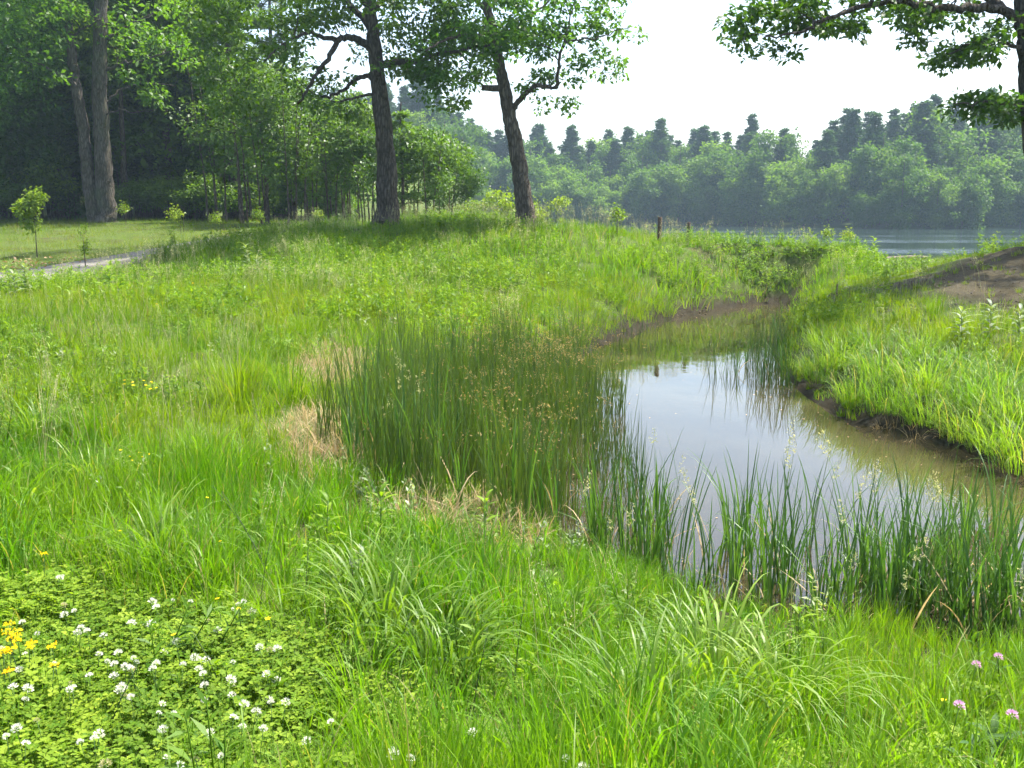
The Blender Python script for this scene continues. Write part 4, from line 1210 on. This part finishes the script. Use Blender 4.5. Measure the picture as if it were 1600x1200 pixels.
for (u, v, H) in [(552, 735, .85), (570, 742, .95), (590, 738, .9), (545, 725, .75), (612, 748, .8), (640, 760, 1.0), (655, 765, .9), (668, 770, 1.0), (690, 780, .85), (720, 790, .8), (800, 815, .8), (822, 822, .9), (838, 825, .85), (850, 830, .95), (870, 838, .7), (900, 850, .75), (775, 800, .7)]:
    w = ground_hit(u, v); cattail((w[0], w[1], h1(w[0], w[1]) - .03), H, int(rng.integers(5, 8)), rng, 'broad leaved cattail at the front of the bulrush bed')
rb = np.random.default_rng(311)
for w in in_poly(150, bed, 312, .1)[0]:
    cattail((w[0], w[1], h1(w[0], w[1]) - .03), rb.uniform(.75, 1.2), int(rb.integers(4, 8)), rb, 'cattail standing inside the bulrush bed')
for (u, v, H) in [(600, 640, .9), (640, 625, .95), (700, 605, 1.0), (760, 590, 1.0), (830, 578, 1.0), (858, 572, 1.1), (872, 575, 1.15), (890, 578, 1.1), (905, 585, .95), (690, 600, .9), (800, 585, 1.0), (590, 655, .95)]:
    w = ground_hit(u, v); cattail((w[0], w[1], h1(w[0], w[1]) - .03), H, int(rng.integers(5, 8)), rng, 'tall cattail rising behind the bulrush bed')
for (u, v, H) in [(1180, 560, .6), (1165, 570, .55), (1150, 585, .5), (1190, 600, .7), (1200, 560, .8), (1215, 545, .8), (1225, 535, .85), (1210, 525, .7), (1195, 585, .75), (1205, 595, .85), (1215, 590, .9), (1222, 600, .8), (1230, 605, .85), (1238, 612, .7), (1212, 575, .8), (1225, 580, .9), (1236, 590, .8)]:
    w = at_water(u, v); cattail((w[0], w[1], -.04), H, int(rng.integers(4, 7)), rng, 'cattail in the clump at the corner of the right bank')
for (u, v, lab) in [(693, 800, 'bent dry brown reed clump in front of the bulrushes'), (500, 705, 'flattened straw coloured reed clump left of the bulrush bed'), (525, 690, 'dry tan reed clump leaning against the bulrush bed')]:
    g = ground_hit(u, v); r = empty('dead_reed', g, rng.uniform(0, 6.28))
    for i in range(16):
        az = rng.uniform(0, 6.28); place('leaf', dead_leaf[rng.integers(3)], r, (rng.normal(0, .07), rng.normal(0, .07), -.02), (0, rng.uniform(.05, .9), az), rng.uniform(.5, 1.0))
    tag(r, lab, 'reeds')

# ------------------------------------------------------------------ tussocks
def tussock(seed, n, r, h, w, th, bend, mat, segs=7, power=1.7):
    rng = np.random.default_rng(seed); acc = Acc(); base, a = disc(rng, n, r)
    blades(acc, base, a + rng.normal(0, .5, n), rng.uniform(*h, n), rng.uniform(*w, n), np.abs(rng.normal(0, th, n)), rng.uniform(*bend, n), segs, power, rng.random(n), .4, rng)
    return acc.mesh('grass_tussock', M[mat], True)
tb = [tussock(400 + i, 80, .15, (.34, .66), (.008, .015), .2, (1.4, 2.9), 'broad', 9, 1.9) for i in range(3)]
rng = np.random.default_rng(41)
for (u, v, s, lab) in [(255, 905, .95, 'bluish broad bladed grass tussock just behind the clover mat'), (330, 880, .7, 'smaller broad grass tussock behind the clover mat'), (600, 1010, 1.0, 'arching pale grass tussock right of the clover'),
                       (690, 1060, .85, 'broad grass tussock near the middle foreground'), (560, 930, .7, 'grass tussock with drooping tips behind the pale arching one'), (1005, 1165, .9, 'arching grass tussock at the bottom edge, left of the large one'), (1130, 1120, 1.1, 'large pale arching grass tussock at bottom right of centre'),
                       (1230, 1140, .9, 'grass tussock right of the large pale one'), (1075, 1060, .8, 'grass tussock behind the large pale one'), (870, 1000, .6, 'thin grass tussock in front of the cattails'), (150, 770, .8, 'broad grass tussock in the left meadow'), (60, 700, .8, 'broad grass tussock at the left edge')]:
    g = ground_hit(u, v); tag(place('grass_tussock', tb[rng.integers(3)], None, (g[0], g[1], g[2]), (0, 0, rng.uniform(0, 6.28)), s), lab, 'grass', 'broad grass tussocks')
tsd = [tussock(410 + i, 300, .26, (.2, .56), (.004, .009), .35, (.6, 2.3), 'sedge', 6) for i in range(3)]
sed = [(1262, 585, .6), (1290, 600, .8), (1340, 630, .75), (1395, 648, .8), (1455, 660, .85), (1515, 688, .85), (1565, 708, .9), (1615, 735, .9), (1310, 572, .8), (1380, 592, .85), (1450, 612, .9), (1530, 640, .9), (1590, 660, .9), (1280, 545, .6), (1360, 550, .7), (1430, 565, .7), (1500, 590, .8), (1570, 615, .8)]
for n, (u, v, s) in enumerate(sed):
    g = ground_hit(u, v); row = 'overhanging the water' if n < 8 else 'on top of the right bank'
    tag(place('sedge_tussock', tsd[rng.integers(3)], None, g, (0, 0, rng.uniform(0, 6.28)), s * 1.35), 'bright arching sedge tussock %s, %s from the pond corner' % (row, ORD[n if n < 8 else n - 8]), 'sedge', 'sedge tussocks on the right bank')
tg_ = [tussock(420 + i, 160, .16, (.25, .6), (.004, .008), .2, (.2, 1.0), 'grass', 5) for i in range(2)]
for (u, v, s, lab) in [(372, 635, 1.25, 'big dense green tussock left of the straw patch'), (455, 625, 1.0, 'dark tussock beside the bulrush bed'), (330, 545, .9, 'green tussock in the left meadow above the big one'), (520, 500, .9, 'green tussock on the slope behind the bulrushes'), (1460, 500, .9, 'bright green tussock below the bare soil'),
                       (700, 470, .8, 'green tussock on the slope below the leaning oak'), (1330, 640, .6, 'upright tussock at the pond corner')]:
    g = ground_hit(u, v); tag(place('grass_tussock', tg_[rng.integers(2)], None, g, (0, 0, rng.uniform(0, 6.28)), s), lab, 'grass', 'dense green tussocks')

# ------------------------------------------------------------------ flowers
def petal_ball(seed, n, r, mat, flat=.85, L=.008, w=.0035, up=.35):
    rng = np.random.default_rng(seed); acc = Acc()
    D = unit(rng.normal(0, 1, (n, 3))); D[:, 2] = np.abs(D[:, 2]) * (1 + up) - up * .9
    D = unit(D)
    leaves(acc, D * r * np.array([1, 1, flat]) * .62, D + np.array([0, 0, .35]), rng.normal(0, 1, (n, 3)), L * rng.uniform(.8, 1.2, n), w, rng.random(n), .25)
    return acc.mesh('flower_head', M[mat])
def stem_mesh(h, r=.0011, lean=.02, mat='stem'):
    acc = Acc(); q = np.linspace(0, 1, 5)
    tube(acc, np.stack([lean * q ** 2, 0 * q, h * q - .02 * (1 - q)], -1), np.linspace(r * 1.2, r, 5), 4, .4)
    return acc.mesh('stem', M[mat], True)
wh = [petal_ball(500 + i, 60, .0115, 'petal_w') for i in range(2)] + [petal_ball(503, 34, .009, 'petal_w', .7, .007, .003, .6), petal_ball(504, 46, .0105, 'seed', .8, .008, .0035, .5)]
ws = {h: stem_mesh(h, lean=.02) for h in (.13, .16, .19)}
def flower(name, g, h, stem, head, rz, s, label, cat, group, lean=.02):
    r = empty(name, g, rz)
    place('stem', stem, r); hd = place('flower_head', head, r, (lean, 0, h), (0, .25, 0), s)
    return later(tag(r, label, cat, group), label), hd
px = [(105, 900), (85, 905), (265, 936), (290, 942), (198, 978), (162, 990), (118, 985), (140, 990), (52, 990), (275, 1000), (305, 1025), (320, 1030), (362, 1032), (240, 1042), (245, 1048), (192, 1040), (205, 1035), (215, 1045), (118, 1065), (112, 1080), (28, 1095), (28, 1078),
      (180, 1078), (192, 1085), (208, 1085), (185, 1090), (315, 1050), (325, 1055), (355, 1068), (327, 1075), (415, 1090), (437, 1098), (425, 1103), (372, 1105), (390, 1115), (382, 1142), (338, 1142), (148, 1160), (30, 1170), (525, 1133), (490, 1157), (610, 1178), (640, 1195), (618, 1175), (885, 1180), (915, 1196), (740, 1140), (355, 1185), (270, 1120), (140, 1060)]
rng = np.random.default_rng(51)
px += [(rng.uniform(0, 440), rng.uniform(930, 1195)) for _ in range(55)]
hs = (.13, .16, .19)
for (u, v) in px:
    h = hs[rng.integers(3)]
    d = ray(u, v)
    ys = np.arange(1.6, 6, .01); zr = EYE + d[2] * ys / d[1]; xr = d[0] * ys / d[1]
    gz = height(xr, ys, True); kx = int(np.argmax(zr <= gz + h))
    flower('white_clover', (xr[kx], ys[kx], gz[kx]), h, ws[h], wh[int(rng.choice(4, p=[.36, .34, .2, .1]))], rng.uniform(0, 6.28), rng.uniform(.7, 1.3),
           'white clover flower head over the clover mat' if u < 460 else 'lone white clover in the bottom edge grass', 'flower', 'white clover flowers')[0]
ph = [petal_ball(510 + i, 70, .013, 'petal_p', .95, .010, .0035) for i in range(2)]
ps = stem_mesh(.30, .0014, .03)
for (u, v, lab) in [(1513, 1040, 'pink clover flower nearest the right water edge'), (1548, 1028, 'small pink clover flower beside the right frame edge, highest of the four'), (1484, 1104, 'pink clover flower left of the other pink ones'), (1566, 1119, 'lowest pink clover flower at lower right')]:
    d = ray(u, v); ys = np.arange(1.8, 6, .01); zr = EYE + d[2] * ys / d[1]; xr = d[0] * ys / d[1]; gz = height(xr, ys, True); kx = int(np.argmax(zr <= gz + .30))
    flower('pink_clover', (xr[kx], ys[kx], gz[kx]), .30, ps, ph[0], 0.0, 1.15, lab, 'flower', 'pink clover flowers', .03)
# yellow flowers: small five petalled cups
def cup(seed, r=.009):
    rng = np.random.default_rng(seed); acc = Acc(); n = 5
    az = np.arange(n) * 6.283 / n
    D = np.stack([np.cos(az), np.sin(az), np.full(n, .35)], -1)
    leaves(acc, np.zeros((n, 3)), D, np.tile([0, 0, 1.0], (n, 1)), r * 1.25, r * 1.1, rng.random(n), .15)
    leaves(acc, np.zeros((6, 3)), rng.normal(0, .5, (6, 3)) + np.array([0, 0, 1.0]), rng.normal(0, 1, (6, 3)), r * .7, r * .3, rng.random(6), .1)
    return acc.mesh('flower_head', M['petal_y'])
yc = [cup(520 + i) for i in range(3)]
def umbel(seed, n=26, r=.03):
    rng = np.random.default_rng(seed); acc = Acc(); base, a = disc(rng, n, r)
    for q in base:
        D = rng.normal(0, .7, (6, 3)); D[:, 2] += .6
        leaves(acc, np.tile(q + np.array([0, 0, rng.normal(.02, .006)]), (6, 1)), D, rng.normal(0, .4, (6, 3)) + np.array([0, 0, 1.0]), .008, .006, rng.random(6), .15)
    return acc.mesh('flower_head', M['petal_y'])
um = [umbel(530 + i) for i in range(3)]
ysm = {h: stem_mesh(h, .0015, .025) for h in (.2, .26)}
for (u, v) in [(6, 985), (18, 980), (30, 985), (8, 1000), (40, 1008), (55, 1008), (30, 1012), (8, 1027), (2, 1022), (88, 1005), (20, 1052), (75, 1045), (65, 868)]:
    d = ray(u, v); ys = np.arange(1.8, 7, .01); zr = EYE + d[2] * ys / d[1]; xr = d[0] * ys / d[1]; gz = height(xr, ys, True); kx = int(np.argmax(zr <= gz + .2))
    flower('yellow_flower', (xr[kx], ys[kx], gz[kx]), .2, ysm[.2], um[rng.integers(3)], rng.uniform(0, 6.28), rng.uniform(.5, .75), 'golden yellow flower cluster beside the clover' if v > 900 else 'single yellow flower cluster above the clover mat', 'flower', 'yellow flower clusters', .025)
yp = [(188, 735), (200, 748), (215, 745), (225, 750), (240, 745), (205, 755), (190, 622), (200, 618), (210, 628), (222, 614), (228, 625), (235, 612), (240, 632), (215, 622), (250, 630), (195, 628), (350, 985), (380, 997), (430, 1015), (288, 1060), (355, 870), (320, 805), (188, 870), (1478, 1138), (545, 700), (215, 460), (225, 465), (245, 480), (300, 445), (640, 460)]
for (u, v) in yp:
    g = ground_hit(u, v + 18 if v < 800 else v + 30)
    far_ = g[1] / 5
    flower('buttercup', g, .2, ysm[.2], yc[rng.integers(3)], rng.uniform(0, 6.28), rng.uniform(.9, 1.2) * max(1, far_ * .8), 'small yellow buttercup in the left meadow patch' if 600 < v < 760 else ('tiny yellow flower on the meadow slope' if v < 600 else 'small yellow buttercup in the near grass'), 'flower', 'buttercups', .025)

# ------------------------------------------------------------------ single stalks and herbs
def panicle(seed, mat='seed', L=.13, n=46, spread=.016):
    rng = np.random.default_rng(seed); acc = Acc()
    lob = [(0, 0, L * .95), (.012, 0, L * .75), (-.016, .006, L * .55), (.020, -.008, L * .38), (-.012, 0, L * .2), (.004, 0, .02)]
    k = rng.integers(0, len(lob), n); C = np.array(lob)[k] + rng.normal(0, spread * .55, (n, 3)) * np.array([.7, .7, .9])
    D = rng.normal(0, .6, (n, 3)); D[:, 2] += .7
    leaves(acc, C, D, rng.normal(0, 1, (n, 3)), .014 * rng.uniform(.7, 1.3, n), .006, rng.random(n), .25)
    return acc.mesh('seed_head', M[mat])
pan = [panicle(540 + i) for i in range(4)]
ost = {h: stem_mesh(h, .0016, .08, 'stalk') for h in (.7, .85, 1.0)}
heads = [(610, 610, 7.6), (598, 640, 7.5), (640, 615, 7.8), (625, 595, 7.7), (585, 660, 7.4), (612, 580, 7.9), (1000, 695, 5.6), (1040, 740, 5.3), (1055, 765, 5.2), (1210, 690, 5.4), (1222, 712, 5.3), (1270, 712, 5.3), (1287, 755, 5.2), (1345, 745, 5.2), (1350, 775, 5.1), (1318, 785, 5.1), (1305, 890, 4.8),
         (1385, 965, 4.4), (1575, 925, 4.2), (1440, 780, 5.2), (935, 850, 5.2), (960, 840, 5.3), (1292, 815, 5.0), (1450, 772, 5.3), (1215, 740, 5.1), (890, 775, 5.6), (1065, 790, 5.1), (1405, 880, 4.9)]
for n, (u, v, Y) in enumerate(heads):
    t = P(u, v, Y); g = h1(t[0] - .05, Y)
    H = max(.4, t[2] - max(g, 0)); hh = min((.7, .85, 1.0), key=lambda q: abs(q - H))
    r = empty('orchard_grass', (t[0], Y, max(g, -.02)), rng.uniform(-.6, .6))
    place('stem', ost[hh], r, None, None, (1, 1, H / hh)); place('seed_head', pan[n % 4], r, (.08, 0, H), (rng.normal(0, .15), .25, rng.uniform(0, 6.28)), rng.uniform(.75, 1.15))
    w = 'left of the bulrush bed' if u < 700 else ('against the bright water' if v < 830 and u > 980 else 'low among the near cattails')
    later(tag(r, 'pale cream grass seed head on a tall stem, ' + w, 'grass', 'cream seed heads'), 'cream grass seed head ' + w)
for n, (u, v, Y, H, ln) in enumerate([(330, 760, 4.6, .75, -.25), (345, 770, 4.5, .7, -.2), (420, 850, 4.2, .6, .05), (480, 860, 4.1, .55, .02), (735, 900, 4.0, .55, 0), (820, 940, 3.6, .6, .04), (850, 900, 4.0, .5, -.05), (640, 960, 3.6, .5, .06), (545, 870, 4.2, .5, -.03), (118, 600, 6.5, .6, -.05), (930, 960, 3.7, .5, .02), (300, 1010, 3.1, .45, -.1), (760, 1000, 3.2, .5, .05), (210, 1060, 2.8, .4, .1)]):
    t = P(u, v, Y); g = h1(t[0], Y)
    acc = Acc(); q = np.linspace(0, 1, 6); H = max(.25, t[2] - g)
    tube(acc, np.stack([ln * q ** 1.4, .02 * q, H * q], -1), np.linspace(.0026, .0012, 6), 5, .3)
    r = empty('grass_stalk', (t[0] - ln, Y, g)); acc.build('stem', M['stalk'], r, True)
    a2 = Acc(); m = 18; C = np.stack([ln * np.ones(m), .02 * np.ones(m), H - rng.uniform(0, .1, m)], -1) + rng.normal(0, .004, (m, 3)); D = rng.normal(0, .3, (m, 3)); D[:, 2] += 1
    leaves(a2, C, D, rng.normal(0, 1, (m, 3)), .012, .004, rng.random(m), .2); a2.build('seed_head', M['stem'], r)
    tag(r, 'dark upright grass stalk in the left meadow' if u < 700 else 'dark upright grass stalk in the middle foreground', 'grass', 'dark grass stalks'); later(r, r['label'])

def big_leaf(seed, L, W, mat):
    acc = Acc(); rng = np.random.default_rng(seed); n = 6; t = np.linspace(0, 1, n + 1)
    w = W * .5 * np.sin(np.clip(t, .02, .985) ** .8 * math.pi) ** .8; z = .35 * L * t - .55 * L * t ** 2
    V = np.stack([np.stack([t * L, -w, z + w * .3], -1), np.stack([t * L, 0 * w, z], -1), np.stack([t * L, w, z + w * .3], -1)], 1)
    i = np.arange(n)[:, None] * 3
    acc.add(V, np.concatenate([np.stack([i, i + 1, i + 4, i + 3], -1), np.stack([i + 1, i + 2, i + 5, i + 4], -1)]).reshape(-1, 4), np.full((n + 1) * 3, rng.random()))
    return acc.mesh('leaf', M[mat], True)
bl = [big_leaf(550, .13, .042, 'darkleaf'), big_leaf(551, .13, .035, 'forb'), big_leaf(552, .12, .03, 'forbpale')]
def herb(name, g, H, nl, leaf, rng, label, group=None, tilt=.2, s0=1.0, mat='stem'):
    r = empty(name, g, rng.uniform(0, 6.28)); place('stem', stem_mesh(H, .003, .03, mat), r)
    for i in range(nl):
        t = .2 + .8 * i / max(1, nl - 1); az = i * 2.4
        place('leaf', leaf, r, (.03 * t * t, 0, H * t), (0, -tilt - .5 * t, az), s0 * rng.uniform(.75, 1.1) * (1.15 - .4 * t))
    return tag(r, label, 'plant', group)
for (u, v, H, nl, lf, lab) in [(1562, 1196, .13, 8, 0, 'broad leaved dark plant in the bottom right corner'), (1512, 1205, .10, 6, 0, 'low broad leaved plant left of the corner plant'), (758, 850, .32, 14, 1, 'leafy upright herb in front of the bulrush bed'), (595, 850, .34, 14, 1, 'leafy upright herb left of the cattails, with narrow leaves'),
                               (510, 850, .3, 12, 1, 'narrow leaved herb near the straw patch'), (930, 850, .25, 10, 1, 'leafy herb under the cream seed heads'), (1250, 1040, .22, 10, 1, 'narrow leaved herb behind the big pale tussock'), (60, 830, .2, 9, 1, 'leafy herb at the left edge above the clover')]:
    herb('leafy_herb', ground_hit(u, v), H, nl, bl[lf], rng, lab, 'single leafy herbs')
for (u, v, H, lab) in [(388, 432, .6, 'pale fern like plant in the left meadow'), (402, 436, .45, 'smaller pale plant beside the fern like one'), (40, 465, .5, 'pale drooping plant at the left edge below the path'), (25, 470, .4, 'small pale plant at the far left edge'),
                       (1500, 545, .42, 'pale leafy clump on the right bank, left of three'), (1545, 540, .45, 'pale leafy clump on the right bank, middle of three'), (1590, 545, .42, 'pale leafy clump on the right bank, right of three'), (1365, 425, .8, 'tall leafy weed at the right end of the berm'), (170, 458, .45, 'small leafy plant below the path')]:
    herb('weed', ground_hit(u, v), H, 22, bl[2 if u not in (1365, 170) else 1], rng, lab, None, .1, 1.9)

# ------------------------------------------------------------------ saplings and shrubs
sapm = [decid(71, 1.7, .46, (M['bark2'], M['bright']), (.085, .05), 26, 70, .17, 'sapling', .42, .02, 1, .018, 8), decid(72, 1.5, .17, (M['bark2'], M['forb']), (.07, .04), 10, 30, .10, 'sapling', .25, .02, 1, .022, 6), decid(73, 1.2, .34, (M['bark2'], M['bright']), (.09, .05), 10, 26, .14, 'sapling', .2, .02, 2, .014, 7)]
used = set(); rng = np.random.default_rng(74)
for (u, v, top, k, lab) in [(58, 402, 296, 0, 'round yellow green sapling on the left lawn'), (134, 424, 347, 1, 'narrow dark sapling standing at the path edge'), (271, 400, 350, 1, 'thin sapling where the path disappears'), (275, 352, 314, 2, 'bright sapling in front of the dark wood, left of three'), (337, 352, 326, 2, 'small bright sapling in front of the dark wood, middle of three'),
                            (404, 352, 318, 2, 'bright sapling in front of the dark wood, right of three'), (497, 352, 320, 2, 'yellow green sapling left of the tall oak'), (965, 366, 312, 2, 'bright little tree standing alone against the lake'), (1292, 368, 347, 2, 'low bright shrub on the berm by the lake'), (195, 350, 310, 2, 'leafy sapling right of the twin trunk'), (1325, 372, 350, 2, 'small shrub at the end of the berm')]:
    Y = {352: 33.0, 350: 39.0, 366: 26.0, 368: 26.5, 372: 26.0}.get(v)
    if Y is None: g = ground_hit(u, v)
    else:
        t = P(u, v, Y); g = np.array([t[0], Y, h1(t[0], Y)])
    H = (P(u, top, g[1])[2] - g[2]) / (1.7, 1.5, 1.2)[k]
    put(sapm, used, k, g - np.array([0, 0, .03]), rng.uniform(0, 6.28), max(.35, H), lab, 'sapling', 'saplings')
shr = [decid(75, 1.5, .9, (M['twig'], M['bright']), (.10, .055), 18, 60, .24, 'shrub', .02, 0, 4, .015, 8)]
used = set()
for (u, Y, s, lab) in [(785, 29, .85, 'yellow green shrub left of the leaning oak'), (852, 28.5, .75, 'yellow green shrub right of the leaning oak'), (832, 30, .6, 'small shrub behind the leaning oak'), (745, 31, .7, 'shrub between the two oaks'), (885, 29, .4, 'low shrub at the lake side of the leaning oak')]:
    x_ = (u - 800) / FPX * Y; put(shr, used, 0, (x_, Y, h1(x_, Y) - .05), rng.uniform(0, 6.28), s, lab, 'shrub', 'shrubs by the leaning oak')

# ------------------------------------------------------------------ posts, log, stake, stones
def post(u, v0, Y, r, H, lab):
    t = P(u, v0, Y); acc = Acc(); z0 = h1(t[0], Y)
    zz = np.array([z0 - .3, z0 + .1, z0 + .3, t[2] - .02, t[2]]) - z0
    tube(acc, np.stack([.01 * zz, 0 * zz, zz], -1), np.array([r * 1.05, r, r, r * .97, r * .8]), 10, None, .08)
    o = acc.build('fence_post', M['post'], None, False); o.location = (t[0], Y, z0)
    tag(o, lab, 'post', 'wooden posts on the berm')
post(1031, 339, 27.0, .058, .8, 'dark wooden post standing clear against the lake')
post(1076, 347, 27.4, .05, .8, 'second wooden post half hidden in grass')
post(1308, 448, 17.5, .014, .5, 'thin dark stake at the head of the pond')
acc = Acc(); c = P(1408, 399, 47)
tube(acc, np.array([c + np.array([d, .12 * d, .02 + .05 * math.sin(d)]) for d in np.linspace(-1.3, 1.3, 7)]), np.array([.10, .14, .15, .15, .14, .12, .07]), 9, None, .2)
lo = acc.build('driftwood_log', M['log'], None, True); tag(lo, 'dark log lying on the lake shore by the notch', 'log')
lo.location.z += h1(c[0], 47) + .1 - c[2]
sa = Acc(); rng = np.random.default_rng(90)
def pebble(r):
    D = unit(np.array([[1, 0, 0], [-1, 0, 0], [0, 1, 0], [0, -1, 0], [0, 0, 1], [0, 0, -1]], float)) * rng.uniform(.6, 1.2, (6, 1)) * r * np.array([1, 1, .6])
    return D, np.array([[0, 2, 4], [2, 1, 4], [1, 3, 4], [3, 0, 4], [2, 0, 5], [1, 2, 5], [3, 1, 5], [0, 3, 5]])
qx = rng.uniform(1.5, 6.3, 2600); qy = rng.uniform(17, 24, 2600); mw = mud_w(qx, qy); sdp = pond_sd(qx, qy)
kk = (mw > .3) & (sdp > -.1) & (rng.random(len(qx)) < .5); qx, qy = qx[kk], qy[kk]; qz = height(qx, qy)
for X_, Y_, Z_ in zip(qx, qy, qz):
    D, F = pebble(rng.uniform(.015, .05)); sa.add(D + np.array([X_, Y_, Z_]), F)
qx = rng.uniform(6, 13, 900); qy = rng.uniform(14.5, 19.5, 900); kk = dirt_w(qx, qy) > .4; qx, qy = qx[kk], qy[kk]; qz = height(qx, qy)
for X_, Y_, Z_ in zip(qx, qy, qz):
    D, F = pebble(rng.uniform(.01, .035)); sa.add(D + np.array([X_, Y_, Z_]), F)
tag(sa.build('mud_pebbles', M['stone']), 'small stones and clods on the bare mud and soil', 'stones', kind='stuff')

# flecks floating on the pond
fa = Acc(); rng = np.random.default_rng(95)
q = rng.uniform((0, 4), (9, 24), (5200, 2)); sdp = pond_sd(q[:, 0], q[:, 1])
kk = (sdp < -.03) & (rng.random(len(q)) < np.exp(sdp / .35) * .8 + .04 * (fbm(q[:, 0] * 1.2, q[:, 1] * .8, 66) > .55)); q = q[kk]; n = len(q)
D = rng.normal(0, 1, (n, 3)); D[:, 2] = 0
leaves(fa, np.column_stack([q, np.full(n, .004)]), D, np.tile([0, 0, 1.0], (n, 1)), rng.uniform(.012, .05, n), rng.uniform(.006, .02, n), rng.random(n), .03)
tag(fa.build('floating_flecks', M['straw']), 'straw bits and flecks floating on the pond', 'debris', kind='stuff')

# leaf litter by the path
la = Acc(); rng = np.random.default_rng(9)
n = 900
qx = rng.uniform(-17.5, -10.2, n); qy = rng.uniform(17.5, 25.5, n)
d = path_d(qx, qy); kk = (d < 2.6) & (d > .55) & (qx < path_x(qy)); qx, qy = qx[kk], qy[kk]; n = len(qx)
D = rng.normal(0, 1, (n, 3)); D[:, 2] *= .3
leaves(la, np.column_stack([qx, qy, height(qx, qy, False) + .10]), D, np.tile([0, 0, 1.0], (n, 1)) + rng.normal(0, .4, (n, 3)), rng.uniform(.06, .13, n), .06, rng.random(n), .2)
tag(la.build('leaf_litter', M['litter']), 'dry brown fallen leaves beside the path', 'leaves', kind='stuff')

# ------------------------------------------------------------------ haze
acc = Acc()
x0, x1, y0, y1, z0, z1 = -420, 420, -70, 520, -4.0, 34.0
acc.add([(x0, y0, z0), (x1, y0, z0), (x1, y1, z0), (x0, y1, z0), (x0, y0, z1), (x1, y0, z1), (x1, y1, z1), (x0, y1, z1)],
        [[0, 3, 2, 1], [4, 5, 6, 7], [0, 1, 5, 4], [1, 2, 6, 5], [2, 3, 7, 6], [3, 0, 4, 7]])
m, nt, N, Lk, out = nmat('pale_haze')
pv = N.new('ShaderNodeVolumePrincipled')
pv.inputs['Color'].default_value = (.62, .84, 1.0, 1)
pv.inputs['Density'].default_value = .00054
pv.inputs['Anisotropy'].default_value = .1
Lk.new(pv.outputs[0], out.inputs['Volume'])
hz = acc.build('haze', m)
tag(hz, 'thin pale summer haze over the lake', 'haze', kind='stuff')
bpy.context.view_layer.update()
for prefix, obs in PEND.items():
    if len(obs) < 2: continue
    obs.sort(key=lambda o: U(o.location.x, o.location.y, o.location.z)[0])
    for i, o in enumerate(obs): o['label'] = '%s, %s from the left' % (prefix, ordn(i + 1))
_t = sum(len(m_.loops) - 2 * len(m_.polygons) for m_ in bpy.data.meshes)
print('TRIANGLES', _t)
